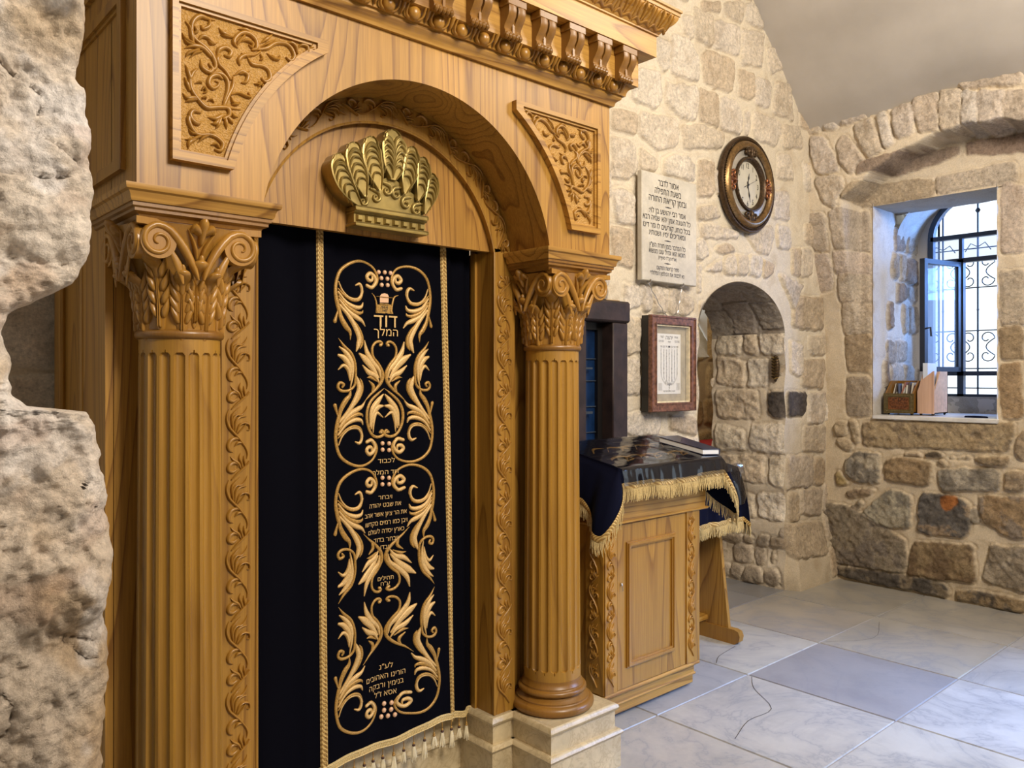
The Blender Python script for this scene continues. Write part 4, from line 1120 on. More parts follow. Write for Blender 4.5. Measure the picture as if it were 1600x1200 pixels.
def spandrel_panel(mirror):
    mx = (lambda x: 2 * CX - x) if mirror else (lambda x: x)
    Ro, Ri = .651, .672
    def poly(x0, zt, zb, R, xr):
        a1 = math.acos((zb - AZ) / R); xa = CX - R * math.sin(a1)
        a2 = math.asin((CX - xr) / R)
        P = [(x0, zb), (x0, zt), (xr, zt)]
        P += [(CX - R * math.sin(a2 + (a1 - a2) * k / 24), AZ + R * math.cos(a2 + (a1 - a2) * k / 24)) for k in range(25)]
        return [(mx(p[0]), p[1]) for p in P]
    o_, i_ = poly(.689, 2.449, 2.040, Ro, 1.116), poly(.704, 2.434, 2.060, Ri, 1.083)
    i2 = poly(.712, 2.426, 2.068, Ri + .008, 1.068)
    mb = MB(); mb.ring(o_, i_, 2.051, 2.026)
    mb.ring([(p[0], p[1]) for p in i_], i2, 2.051, 2.034)
    fr = mb.build('spandrel_frame', M['oak_x'], arch_board, True, 25)
    mb = MB(); mb.prism(i_, 2.049, 2.043); mb.build('punched_ground', M['punched'], arch_board)
    mb = MB()
    def fn(x, z, h): return mx(x), 2.043 - h, z
    for st in spandrel:
        P = []
        for u, v, w in st:
            x, z = onY(130 + u / 4, v / 4, 2.038); P.append((x, z, w / 4 * .00185))
        mb.stroke(P, fn, .011, sub=4)
    mb.build('carved_scrolls', M['oak_carved'], arch_board, True, 45)
spandrel_panel(False); spandrel_panel(True)

# --- carved surround: two pilaster strips and the arch band, with vine carving
Y1 = 2.262
mb = MB()
for x0, x1 in ((.905, 1.010), (1.932, 2.034)):
    mb = MB(); mb.box(x0, x1, Y1, 2.34, .243, 1.98); mb.build('pilaster_strip', M['oak'], ark)
mb = MB()
Ri_, Ro_ = .469, .58
a_ = arc_span(Ri_, 1.965); n = 56
inn = [(CX - .002 + Ri_ * math.sin(-a_ + 2 * a_ * k / n), AZ + Ri_ * math.cos(-a_ + 2 * a_ * k / n)) for k in range(n + 1)]
out_ = [(CX - .002 + Ro_ * math.sin(-a_ + 2 * a_ * k / n), AZ + Ro_ * math.cos(-a_ + 2 * a_ * k / n)) for k in range(n + 1)]
mb.ring(out_, inn, Y1, 2.30, closed=False)
sur = mb.build('arch_surround', M['oak'], ark, True, 25)
# bead along the inner edge
mb = MB()
def bead(P): mb.tube(P, .0045, 6)
bead([(1.010, Y1, .245), (1.010, Y1, 1.965)]); bead([(1.932, Y1, .245), (1.932, Y1, 1.965)])
bead([(x, Y1, z) for x, z in inn]); mb.build('edge_bead', M['oak'], sur, True)
for x0, flip in ((.915, False), (1.942, False)):
    mb = MB(); W = .084
    carve_vine(mb, lambda s, t, h, x0=x0: (x0 + t, Y1 - h, .262 + s), 1.63, W, .009, period=.2165)
    mb.build('vine_carving', M['oak_carved'], sur, True, 45)
mb = MB(); Lr = .515; La = 2 * math.radians(80) * Lr
def fa(s, t, h):
    a = -math.radians(80) + s / Lr; r = Ri_ + .012 + t
    return CX - .002 + r * math.sin(a), Y1 - h, AZ + r * math.cos(a)
carve_vine(mb, fa, La, .066, .013, period=.20, flip=True)
mb.build('vine_carving', M['oak_carved'], sur, True, 45)

# --- tympanum board with the crown
mb = MB()
Rt = .50; at_ = arc_span(Rt, 1.969)
mb.prism([(CX + Rt * math.sin(-at_ + 2 * at_ * k / 48), AZ + Rt * math.cos(-at_ + 2 * at_ * k / 48)) for k in range(49)], 2.285, 2.31)
tym = mb.build('tympanum', M['oak_tymp'], ark)
cr_fn = lambda y0: (lambda x, z, h: (x, y0 - h, z))
def c6(u, v): return onY(500 + u / 6.665, 200 + v / 6.665, 2.245)
U = .00041      # metres per traced unit
mb = MB()
body = [c6(*p) for p in [(362,815),(330,740),(420,640),(590,560),(735,500),(870,610),(1010,720),(1090,850),(1072,925)]]
mb.prism(body, 2.286, 2.245)
plumes = [
    [(385,800,24),(300,690,62),(225,560,84),(180,420,84),(185,350,62)],
    [(435,690,26),(400,560,72),(360,420,92),(335,290,88),(335,240,66)],
    [(590,630,24),(560,500,70),(520,350,92),(510,230,90),(512,180,66)],
    [(738,545,30),(745,430,96),(752,300,124),(745,180,122),(740,130,84)],
    [(860,660,24),(890,540,62),(925,410,78),(935,310,70),(935,270,50)],
    [(1000,740,20),(1035,620,54),(1055,500,68),(1050,400,60),(1048,370,44)],
    [(1070,880,18),(1110,760,46),(1145,650,58),(1150,560,50),(1145,530,36)]]
for i, pl in enumerate(plumes):
    P = [(*c6(u, v), w * U * (1.0 if i < 4 else 1.12)) for u, v, w in pl]
    q = smooth(P, 4)
    # solid side wall
    L_ = []; R_ = []
    for k, (x, z, w) in enumerate(q):
        a, b = q[max(k - 1, 0)], q[min(k + 1, len(q) - 1)]; dx, dz = b[0] - a[0], b[1] - a[1]; L = math.hypot(dx, dz)
        L_.append((x - dz / L * w, z + dx / L * w)); R_.append((x + dz / L * w, z - dx / L * w))
    (x, z, w) = q[-1]; a = q[-2]; ang = math.atan2(z - a[1], x - a[0])
    cap = [(x + w * math.cos(ang + PI / 2 - PI * k / 8), z + w * math.sin(ang + PI / 2 - PI * k / 8)) for k in range(1, 8)]
    mb.prism(L_ + cap + R_[::-1], 2.286, 2.236)
    mb.stroke(P, cr_fn(2.236), .012, sub=5, prof=((-1, 0), (-.95, .9), (-.82, 1), (-.7, .35), (0, .25), (.7, .35), (.82, 1), (.95, .9), (1, 0)), flat=.9)
    # feather ribs curving from the outer rim down towards the foot
    n = 7
    for k in range(n):
        f = .30 + .68 * k / (n - 1); j = f * (len(q) - 1); j0 = int(j); x, z, w = q[j0]
        a, b = q[max(j0 - 1, 0)], q[min(j0 + 1, len(q) - 1)]; dx, dz = b[0] - a[0], b[1] - a[1]; L = math.hypot(dx, dz); dx /= L; dz /= L
        for sgn in ((-1, 1) if i == 3 else ((1,) if i < 3 else (-1,))):
            # from one rim over the top, curling to the other side
            nx, nz = dz * sgn, -dx * sgn
            if i == 3: pts = [(.0, -.9), (.12, -.1), (.5, .35), (.84, .0), (.9, -.7)]
            else: pts = [(-.75, -1.5), (-.6, -.4), (-.1, .35), (.5, .2), (.75, -.35)]
            P2 = [(x + nx * w * p + dx * w * s_ * .9, z + nz * w * p + dz * w * s_ * .9, w * ww) for (p, s_), ww in zip(pts, (.03, .09, .12, .09, .03))]
            mb.stroke(P2, cr_fn(2.233), .011, sub=4)
crown = mb.build('crown', M['gold_leafed'], tym, True, 45)
mb = MB()
for (u, v, m_) in [(440,760,1),(575,720,1),(690,650,1),(790,690,-1),(890,790,-1),(1000,860,-1)]:
    x, z = c6(u, v); P = []
    for k in range(15):
        t = k / 14; a = PI * .5 + m_ * (1 - t) * -2 * PI * 1.05; r = .003 + .018 * t
        P.append((x + r * math.cos(a), z + r * math.sin(a), .0035 + .0045 * t))
    P.append((x - m_ * .020, z + .024, .004))
    mb.stroke(P, cr_fn(2.246), .012, sub=2, flat=.6)
mb.build('crown_scrolls', M['gold_leafed'], tym, True, 45)
mb = MB()
xa, za = c6(362, 815); xb, zb_ = c6(1075, 1130)
x0c, x1c = xa - .006, c6(1072, 925)[0] + .004
z0c, z1c = 1.980, 2.052
zt = c6(365, 820)[1]; zbm = c6(365, 1020)[1]
mb.box(x0c, x1c, 2.286, 2.240, zbm, zt)
for za_, zb2, o in ((zt - .014, zt + .002, .014), (zbm - .002, zbm + .012, .014), (zt - .020, zt - .014, .006)):
    mb.box(x0c - .004, x1c + .004, 2.286, 2.240 - o, za_, zb2, bev=.004)
nj = 8; wj = (x1c - x0c) / nj
for k in range(nj):
    xm = x0c + (k + .5) * wj; zm = (zt - .020 + zbm + .012) / 2; hw_, hh_ = wj * .34, (zt - zbm - .034) * .40
    b = [(xm - hw_, 2.240, zm - hh_), (xm + hw_, 2.240, zm - hh_), (xm + hw_, 2.240, zm + hh_), (xm - hw_, 2.240, zm + hh_),
         (xm - hw_ * .6, 2.229, zm - hh_ * .6), (xm + hw_ * .6, 2.229, zm - hh_ * .6), (xm + hw_ * .6, 2.229, zm + hh_ * .6), (xm - hw_ * .6, 2.229, zm + hh_ * .6)]
    mb.add(b, [(4, 5, 6, 7), (0, 1, 5, 4), (1, 2, 6, 5), (2, 3, 7, 6), (3, 0, 4, 7)])
mb.build('crown_band', M['gold_leafed'], tym, True, 30)

# --- jambs inside the opening, niche backs and carcass
mb = MB()
mb.box(.995, 1.012, 2.28, 2.62, .243, 1.97); mb.build('jamb', M['oak'], ark)
mb = MB(); mb.box(1.930, 1.947, 2.28, 2.62, .243, 1.97)
mb.box(1.918, 1.932, 2.36, 2.385, .243, 1.97); mb.build('jamb', M['oak'], ark)
for x0, x1 in ((.634, .91), (2.034, 2.312)):
    mb = MB(); mb.box(x0, x1, 2.315, 2.34, .243, 1.93); mb.build('niche_back', M['oak_bold'], ark)
mb = MB(); mb.box(1.0, 1.95, 2.60, 2.62, .24, 2.4); mb.build('back_panel', M['oak'], ark)
# sides with framed panels
XS = .612
def yz(u, v): return onX(u, v, XS)
mb = MB(); mb.box(XR - .02, XR, 2.255, 2.88, 1.95, ZT); mb.box(XR - .02, XR, 2.315, 2.88, .243, 1.95); mb.build('side_panel', M['oak_bold'], ark)
mb = MB(); mb.box(XS, XS + .02, 2.255, 2.88, 1.95, ZT)
mb.box(XS, XS + .02, 2.315, 2.545, .243, 1.95); mb.box(XS + .012, XS + .03, 2.545, 2.84, .243, 1.95); mb.box(XS, XS + .02, 2.80, 2.88, .243, 1.95)
side_o = mb.build('side_panel', M['oak_bold'], ark)
mb = MB()
yA, zA = yz(197, 247); yB, _ = yz(150, 262); _, zT_ = yz(190, -12)
yA = 2.135; yB = 2.80; zA = 2.02; zT_ = 2.47
def frame_ring(y0, y1, z0, z1, w, x_out, x_in):
    mb.ring([(y0, z0), (y1, z0), (y1, z1), (y0, z1)], [(y0 + w, z0 + w), (y1 - w, z0 + w), (y1 - w, z1 - w), (y0 + w, z1 - w)], x_in, x_out, 'X')
frame_ring(yA, yB, zA, zT_, .028, XS - .014, XS); frame_ring(yA + .028, yB - .028, zA + .028, zT_ - .028, .010, XS - .006, XS)
mb.tube([(XS + .004, 2.545, .25), (XS + .004, 2.545, 1.93)], .010, 8); mb.tube([(XS + .004, 2.565, .25), (XS + .004, 2.565, 1.93)], .007, 8); mb.tube([(XS + .004, 2.80, .25), (XS + .004, 2.80, 1.93)], .010, 8)
mb.build('panel_moulding', M['oak'], side_o, True, 30)

# --- entablature
path = [(XL, 2.88), (XL, 2.05), (XR, 2.05), (XR, 2.88)]
mb = MB(); mb.sweep(path, [(-.02, 2.543), (.012, 2.543), (.014, 2.548), (.016, 2.556), (.021, 2.562), (.028, 2.566), (.033, 2.572), (.034, 2.578), (.034, 2.581), (-.02, 2.581)], side=1)
mb.build('lower_moulding', M['oak_x'], ark, True, 28)
mb = MB(); pr = [(-.02, 2.581)] + [(.044 + .030 * (1 - math.cos(k / 8 * PI / 2)) * 1.0, 2.581 + .034 * math.sin(k / 8 * PI / 2)) for k in range(9)] + [(.078, 2.617), (-.02, 2.617)]
mb.sweep(path, pr, side=1)
egg = mb.build('egg_and_dart', M['oak_carved'], ark, True, 28)
mb = MB(); step = .0905; xs0 = 2.290
k = 0
while xs0 - k * step > XL - .03:
    x = xs0 - k * step
    mb.ball((x, 2.05 - .056, 2.597), (.021, .020, .022), 14, 10)
    f = lambda a, b, h: (a, 2.05 - .050 - (b - 2.582) * .75 - h, b)
    mb.stroke([(x - .030, 2.613, .003), (x - .031, 2.596, .0038), (x - .022, 2.584, .0035), (x, 2.5795, .003), (x + .022, 2.584, .0035), (x + .031, 2.596, .0038), (x + .030, 2.613, .003)], f, .006, sub=3)
    mb.stroke([(x + step / 2, 2.614, .006), (x + step / 2, 2.598, .0055), (x + step / 2, 2.584, .001)], f, .009, sub=3)
    k += 1
for kk in range(4):
    y = 2.12 + kk * .0905; mb.ball((XL - .056, y, 2.597), (.020, .021, .022), 12, 8)
mb.build('egg_ornament', M['oak_carved'], egg, True, 45)
mb = MB(); mb.sweep(path, [(-.02, 2.617), (.078, 2.617), (.078, 2.735), (-.02, 2.735)], side=1); mb.build('frieze', M['oak_x'], ark)
# corbels
def corbel(x):
    mb = MB(); w = .036
    y = 2.05 - .078
    mb.box(x - w - .006, x + w + .006, y - .046, y, 2.704, 2.730, bev=.003)
    prof = [(0, 2.704), (.044, 2.704), (.046, 2.690), (.042, 2.672), (.030, 2.655), (.022, 2.645), (.020, 2.636), (.024, 2.628), (.026, 2.618), (.022, 2.610), (.010, 2.606), (0, 2.610)]
    for a, b in ((-w, -.004), (.004, w)):
        V = [(x + a, y - o, z) for o, z in prof] + [(x + b, y - o, z) for o, z in prof]; m = len(prof)
        mid = [(x + (a + b) / 2, y - o * 1.10, z) for o, z in prof]
        V = V + mid
        F = []
        for i in range(m - 1): F += [(i, i + 1, 2 * m + i + 1, 2 * m + i), (2 * m + i, 2 * m + i + 1, m + i + 1, m + i)]
        F += [tuple(range(m))[::-1], tuple(range(m, 2 * m))]
        mb.add(V, F)
    mb.box(x - .005, x + .005, y - .026, y, 2.612, 2.704)
    for k in range(5):
        xx = x - w + .007 + k * (2 * w - .014) / 4; mb.ball((xx, y - .022, 2.614), (.0085, .012, .012), 8, 6)
    return mb.build('corbel', M['oak_red'], ark, True, 40)
c0 = corbel(2.311)
k = 1
while 2.311 - k * .1415 > XL - .05:
    c = c0.copy(); COL.objects.link(c); c.parent = ark; c.location = (-k * .1415, 0, 0); k += 1
mb = MB(); mb.sweep(path, [(-.02, 2.730), (.127, 2.730), (.127, 2.808), (.134, 2.810), (.134, 2.817), (-.02, 2.817)], side=1); mb.build('corona', M['oak_x'], ark)
mb = MB(); pr = [(-.02, 2.817), (.136, 2.817)] + [(.136 + .052 * math.sin(k / 8 * PI / 2) ** 1.3, 2.817 + .064 * k / 8) for k in range(9)] + [(.192, 2.882), (.192, 2.893), (.198, 2.896), (.198, 2.905), (-.02, 2.905)]
mb.sweep(path, pr, side=1); topc = mb.build('crowning_cornice', M['oak_x'], ark, True, 28)
mb = MB()
k = 0; st = .1
while 2.44 - k * st > XL - .1:
    x = 2.44 - k * st
    f = lambda a, b, h: (a, 2.05 - .136 - .052 * math.sin(max(0, min(1, (b - 2.817) / .064)) * PI / 2) ** 1.3 - h, b)
    mb.stroke([(x - .042, 2.822, .004), (x - .026, 2.832, .005), (x, 2.821, .005), (x + .026, 2.832, .005), (x + .048, 2.823, .004)], f, .008, sub=3)
    for o in (-.034, .034): mb.stroke([(x + o * .7, 2.828, .003), (x + o, 2.850, .006), (x + o * .75, 2.872, .006), (x + o * .3, 2.874, .003)], f, .010, sub=3)
    for o in (-.012, .012): mb.stroke([(x + o * .5, 2.834, .002), (x + o, 2.858, .004), (x + o * 1.6, 2.876, .0045)], f, .013, sub=3)
    mb.stroke([(x + .05, 2.83, .002), (x + .05, 2.858, .006), (x + .05, 2.876, .003)], f, .009, sub=3)
    k += 1
mb.build('acanthus_ornament', M['oak_carved'], topc, True, 45)
mb = MB(); mb.box(XL, XR, 2.05, 2.88, 2.58, 2.60); mb.box(XL - .1, XR + .1, 1.95, 2.88, 2.86, 2.90); mb.build('roof', M['oak_x'], ark)

# ================================================================== CURTAIN
YC = 2.360
def fold(x, z):
    f = .004 * math.sin(x * 21 + 1) + .003 * math.sin(x * 47 + z * 1.1)
    low_ = (1.97 - z) / 1.75
    f += .010 * low_ * math.sin(x * 9 + .6)
    if x > 1.80: f += (x - 1.80) * .22 + .010 * math.sin((x - 1.80) * 75)
    if x < 1.22: f += .010 * math.sin((1.22 - x) * 32)
    return f
def hem(x):
    return .222 + .012 * math.sin((x - 1.0) * 7.0 + 2.2) + .007 * math.sin(x * 19)
def cpt(x, z, h): return x, YC + fold(x, z) - h, z
curtain = empty('ark_curtain'); tag(curtain, 'long dark navy velvet curtain with gold embroidery and tasselled hem hanging inside the oak ark', 'curtain')
mb = MB(); nx, nz = 150, 90
V = []; 
for i in range(nz + 1):
    for j in range(nx + 1):
        x = 1.012 + (1.914 - 1.012) * j / nx; zb = hem(x); z = 2.02 - (2.02 - zb) * i / nz
        V.append(cpt(x, z, 0))
mb.add(V, [(i * (nx + 1) + j, i * (nx + 1) + j + 1, (i + 1) * (nx + 1) + j + 1, (i + 1) * (nx + 1) + j) for i in range(nz) for j in range(nx)])
panel = mb.build('velvet_panel', M['velvet'], curtain, True, 80)
panel.modifiers.new('thickness', 'SOLIDIFY').thickness = -.004
bx0, bx1 = 1.268, 1.768
for bx in (bx0, bx1):
    mb = MB(); zs_ = [.235 + k * 1.77 / 60 for k in range(61)]
    lean = lambda z, bx=bx: bx + (1.974 - z) / 1.75 * (.014 if bx < 1.5 else .045)
    for o, w in ((0, .0135), (-.0075, .0045), (.0075, .0045)):
        mb.stroke([(lean(z) + o, z, w) for z in zs_], cpt, .0035 if o == 0 else .006, sub=1, flat=1)
    # plaited links down the middle
    z = .24
    while z < 1.98:
        x = lean(z)
        mb.stroke([(x - .009, z, .0018), (x, z + .010, .0028), (x + .009, z, .0018)], cpt, .0068, sub=2); z += .0135
    mb.build('vertical_braid', M['braid'], curtain, True, 50)
mb = MB()
xs_ = [1.012 + k * (1.912 - 1.012) / 90 for k in range(91)]
for o, w, hh in ((.012, .013, .004), (.021, .003, .007), (.003, .003, .007)):
    mb.stroke([(x, hem(x) + o, w) for x in xs_], cpt, hh, sub=1, flat=1)
x = 1.015
while x < 1.905:
    mb.stroke([(x, hem(x) + .004, .002), (x + .006, hem(x) + .012, .003), (x + .012, hem(x) + .020, .002)], cpt, .007, sub=2); x += .010
mb.build('hem_braid', M['fringe'], curtain, True, 50)
# tassels
def tassel(x, L=.062, knot=True, seed=0):
    r = random.Random(seed); mb = MB(); z = hem(x) - .001; y = YC + fold(x, z) - .004
    mb.tube([(x, y, z), (x, y, z - .022)], .0016, 6, 0)
    mb.ball((x, y, z - .026), (.0045, .0045, .005), 8, 6, 0)
    zz = z - .033
    mb.ball((x, y, zz), (.0060, .0060, .006), 10, 6, 1 if knot else 0)
    n = 13
    for k in range(n):
        a = 2 * PI * k / n; sp = r.uniform(.007, .014); q = L - .036 + r.uniform(-.006, .006)
        mb.tube([(x + .003 * math.cos(a), y + .003 * math.sin(a), zz - .003), (x + sp * .6 * math.cos(a), y + sp * .5 * math.sin(a), zz - q * .5), (x + sp * math.cos(a), y + sp * .7 * math.sin(a), zz - q)], [.0022, .0026, .0012], 5, 2)
    return mb.build('tassel', [M['gold_thread'], M['brown_knot'], M['cream']], curtain, True, 60)
for k in range(22):
    x = 1.03 + k * .0405
    if x < 1.90: tassel(x, .088 + .014 * math.sin(k * 2.1), knot=(k % 4 != 1), seed=k)

# embroidery ------------------------------------------------------
A6 = lambda x, y: (490 + x / 3.748, 400 + y / 3.748)
def e6(x, y): return onY(*A6(x, y), YC - .004)
EC = 1.5165           # axis of the design
m1 = [([(352,118,4),(350,140,8),(330,140,11),(318,120,11),(338,100,11),(362,118,11),(372,150,10),(350,183,10),(318,172,9)], 'p'),
      ([(335,186,8),(368,172,8),(381,130,8),(360,75,8),(318,42,8),(262,30,9),(205,46,10),(158,86,11),(136,150,11),(132,215,12),(142,275,14),(150,320,10)], 'g'),
      ([(148,270,6),(160,350,14),(188,410,17),(212,445,11),(213,492,1)], 'g'), ([(155,285,6),(205,350,11),(245,420,15),(268,480,17),(262,520,14),(248,560,1)], 'p'),
      ([(225,370,4),(262,420,8),(285,475,11),(283,520,9),(270,545,2)], 'g'),
      ([(155,255,5),(205,325,12),(255,362,14),(285,380,9),(307,412,1)], 'p'), ([(150,235,5),(200,300,11),(250,332,13),(284,332,8),(290,318,2)], 'g'),
      ([(148,210,5),(190,270,9),(240,300,12),(280,298,9),(292,272,1)], 'p'), ([(146,190,4),(185,235,7),(230,262,8),(272,252,8),(295,203,1)], 'g'),
      ([(150,150,2),(172,205,4),(210,245,5),(256,252,6),(281,225,7),(283,188,9),(268,164,8),(244,172,2)], 'p'), ([(146,315,4),(136,350,8),(128,382,13)], 'g')]
m2 = [([(147,480,1),(180,528,9),(222,575,9),(243,640,8),(244,710,8),(236,760,8),(205,788,9),(165,790,10),(145,768,10),(156,742,10),(178,752,9),(170,768,7)], 'g'),
      ([(152,530,1),(190,565,13),(222,625,15),(226,700,8),(215,772,1)], 'p'), ([(150,580,6),(182,598,15),(212,650,14),(212,730,1)], 'p'), ([(148,665,1),(178,640,9),(203,668,9),(212,730,1)], 'p')]
m3 = [([(398,522,10),(408,512,8),(395,500,9),(370,508,9),(352,540,9),(358,590,9),(388,632,10),(410,685,12),(405,735,12),(375,780,10),(335,818,7),(294,862,1)], 'g'),
      ([(302,493,1),(318,560,15),(355,620,16),(392,665,11),(402,715,3)], 'p'), ([(268,572,4),(310,605,21),(355,655,17),(392,715,3)], 'p'),
      ([(288,638,1),(330,680,15),(370,700,13),(393,742,2)], 'p'), ([(318,712,1),(345,712,10),(380,735,3)], 'g'), ([(333,732,4),(360,765,13),(344,818,1)], 'g'), ([(398,525,4),(400,522,10)], 'p')]
m4 = [([(420,775,1),(385,808,8),(345,850,10),(322,900,11),(318,955,11),(330,1010,10),(355,1050,10),(388,1062,10),(418,1046,10),(410,1022,9),(398,1034,8)], 'g'),
      ([(418,808,1),(388,850,15),(352,910,16),(340,1000,3)], 'p'), ([(415,878,4),(382,890,16),(352,950,13),(348,1015,2)], 'p'), ([(415,945,1),(380,918,9),(362,965,11),(360,1035,1)], 'p'), ([(408,1036,4),(406,1034,9)], 'p')]
emb = MB()
W6 = .00053
def put_motif(m, ref_px=None, ref_y=0, flip=False):
    """ref_y: the motif's traced y that lands on image point ref_px (None: where traced)"""
    if ref_px is not None:
        zr = onY(*ref_px, YC - .004)[1]; z0 = e6(EXm(m, ref_y), ref_y)[1]
    for side in (1, -1):
        for pts, c in m:
            P = []
            for x, y, w in pts:
                X, Z = e6(x, y)
                if ref_px is not None: Z = zr + (Z - z0) * (-1 if flip else 1)
                if side < 0:
                    X = 2 * EC - X; t_ = max(0, (1.88 - Z) / 1.6)
                    X += .046 * t_ ** 1.6 * min(1, abs(X - EC) / .07)
                P.append((X, Z, w * W6))
            emb.stroke(P, cpt, .0042, sub=4, mi=0 if c == 'g' else 1, base=.0012)
            if c == 'p':      # darker gold outline underneath
                emb.stroke([(a, b, w + .0014) for a, b, w in P], cpt, .0018, sub=4, mi=0, base=.0006)
def EXm(m, y):
    return min((abs(p[1] - y), p[0]) for pts, c in m for p in pts)[1]
put_motif(m1); put_motif(m2); put_motif(m3); put_motif(m4)
put_motif(m1, (565, 728.5), 28, True)
put_motif(m1, (566.5, 732.8), 28)
put_motif(m2, (521.5, 945.5), 480, True)
put_motif(m3, (572, 932), 493, True)
put_motif(m2, (522.5, 950.3), 480)
put_motif(m3, (571.5, 941), 493)
put_motif(m1, (553.3, 1148.6), 28, True)
emb.build('scroll_embroidery', [M['gold_thread'], M['pale_thread']], curtain, True, 60)
beads = MB()
def bead_at(u, v, r=.0085):
    x, z = onY(u, v, YC - .004); x0, y0, z0 = cpt(x, z, .002); beads.ball((x0, y0, z0), (r, .006, r), 12, 8)
for (u, v) in [(593,425),(602,425.5),(611,426.5),(597,434.5),(606,435.5),(597.5,445),(606.5,445.5)]: bead_at(u, v, .0078)
for (u, v) in [(599.8,693),(609.5,693),(600,703),(609.5,703.5),(600,747),(609.6,747),(600,757.3),(609.7,757)]: bead_at(u, v, .0078)
for (u, v) in [(604,1101.5),(614.5,1099.5),(604,1112),(614,1110),(600,1122.5),(609.5,1120.5),(619.5,1118)]: bead_at(u, v, .0085)
beads.build('cluster_embroidery', M['rose_thread'], curtain, True)
lt = MB()
def ctext(s, u, v, px_h, width_px, bold=.012, mi=0):
    x, z = onY(u, v, YC - .004)
    xl, _ = onY(u - width_px / 2, v, YC - .004); xr, _ = onY(u + width_px / 2, v, YC - .004)
    size = px_h / 1250 * (x * FX + YC * FY) * (1.6 if px_h > 10 else 1.28)
    put_text(lt, s, size, lambda a, b: cpt(a, b, .0060), x, z, width=xr - xl, bold=bold, mi=mi)
ctext('דוד', 603.5, 502, 19, 36, .0); ctext('המלך', 604, 519.5, 11, 37, .0)
ctext('לכבוד', 605, 720, 8, 25); ctext('דוד המלך', 604.5, 738, 8, 40)
ctext('ויבחר', 603.5, 777, 7.5, 20); ctext('את שבט יהודה', 603.5, 789, 8, 49); ctext('את הר ציון אשר אהב', 604, 803, 8, 66)
ctext('ויבן כמו רמים מקדשו', 605, 816.5, 8, 66); ctext('כארץ יסדה לעולם', 605, 829.5, 8, 56); ctext('ויבחר בדוד', 605, 843, 8, 37); ctext('עבדו', 604.5, 855, 8, 15)
ctext('תהילים', 604.5, 904, 7.5, 23); ctext('ע"ח', 604, 912.5, 7, 13)
ctext('לע"נ', 605.5, 1042, 9, 20); ctext('הורינו האהובים', 604.5, 1057, 9.5, 61); ctext('בנימין ורבקה', 605.5, 1070.5, 9.5, 53); ctext('אסא ז"ל', 604.5, 1084.5, 9.5, 33)
lt.build('gold_lettering', M['pale_thread'], curtain)
# small crown emblem above the name
em = MB()
e13 = lambda x, y: onY(560 + x / 13.33, 450 + y / 13.33, YC - .004)
def pp(pts, mi=0, h=.002):
    P = [e13(*p) for p in pts]; n = len(P)
    em.add([cpt(x, z, h) for x, z in P], [tuple(range(n))], mi)
em.stroke([(*e13(305,100), .0005), (*e13(370,190), .0024), (*e13(405,330), .0032), (*e13(420,500), .0040)], cpt, .003, sub=4, base=.001)
em.stroke([(*e13(860,150), .0005), (*e13(770,190), .0030), (*e13(725,330), .0036), (*e13(700,500), .0042)], cpt, .003, sub=4, base=.001)
pp([(390,515),(395,340),(690,345),(745,540)], 0, .0016)
pp([(470,300),(468,170),(500,120),(560,108),(620,125),(645,170),(642,305)], 1, .0018)
em.stroke([(*e13(400,172), .0012), (*e13(720,205), .0012)], cpt, .003, sub=2, base=.002); em.stroke([(*e13(470,330), .0022), (*e13(640,340), .0022)], cpt, .003, sub=2, base=.002)
x, z = e13(560, 430); put_text(em, 'קבר', .026, lambda a, b: cpt(a, b, .0032), x, z, width=.026, mi=2, bold=.02)
em.build('crown_emblem', [M['gold_thread'], M['rose_thread'], M['ink']], curtain, True, 40)

# ================================================================== WALL CLOCK
YK = Yc - .012
ck = empty('wall_clock'); tag(ck, 'large round bronze clock with mirrored ring and scroll ornaments on the stone wall', 'clock')
kx, kz, KR = 4.665, 2.768, .316
def cring(mb, prof, n=96, mi=0, cz=kz):
    V = []
    for r, d in prof:
        for k in range(n):
            t = 2 * PI * k / n; V.append((kx + r * math.cos(t), YK - d, cz + r * math.sin(t)))
    m = len(prof)
    mb.add(V, [(i * n + k, i * n + (k + 1) % n, (i + 1) * n + (k + 1) % n, (i + 1) * n + k) for i in range(m - 1) for k in range(n)], mi)
mb = MB(); cring(mb, [(.300, -.01), (KR, .012), (KR, .030), (KR - .008, .040), (KR - .018, .040), (KR - .022, .036)]); 
for k in range(110):
    t = 2 * PI * k / 110; mb.ball((kx + (KR - .026) * math.cos(t), YK - .040, kz + (KR - .026) * math.sin(t)), (.0052, .006, .0052), 6, 5)
mb.build('outer_rim', M['bronze_dark'], ck, True, 50)
mb = MB(); cring(mb, [(KR - .030, .036), (KR - .040, .050), (KR - .055, .060), (KR - .070, .058), (KR - .083, .044), (KR - .088, .032)]); mb.build('bronze_band', M['bronze'], ck, True, 60)
mb = MB(); cring(mb, [(KR - .086, .032), (KR - .090, .040), (KR - .094, .032)]); cring(mb, [(.182, .030), (.178, .052), (.168, .056), (.160, .050), (.154, .030), (.150, .020)]); mb.build('inner_rim', M['bronze_dark'], ck, True, 50)
mb = MB(); cring(mb, [(KR - .080, .032), (.175, .036)]); mb.build('mirror_ring', M['mirror'], ck, True)
mb = MB(); n = 64; mb.add([(kx + .158 * math.cos(2 * PI * k / n), YK - .022, kz + .158 * math.sin(2 * PI * k / n)) for k in range(n)], [tuple(range(n))]); mb.build('dial', M['dial'], ck)
mb = MB(); cring(mb, [(.06, -.01), (.30, -.004), (.305, .02)]); mb.build('case', M['bronze_dark'], ck, True)
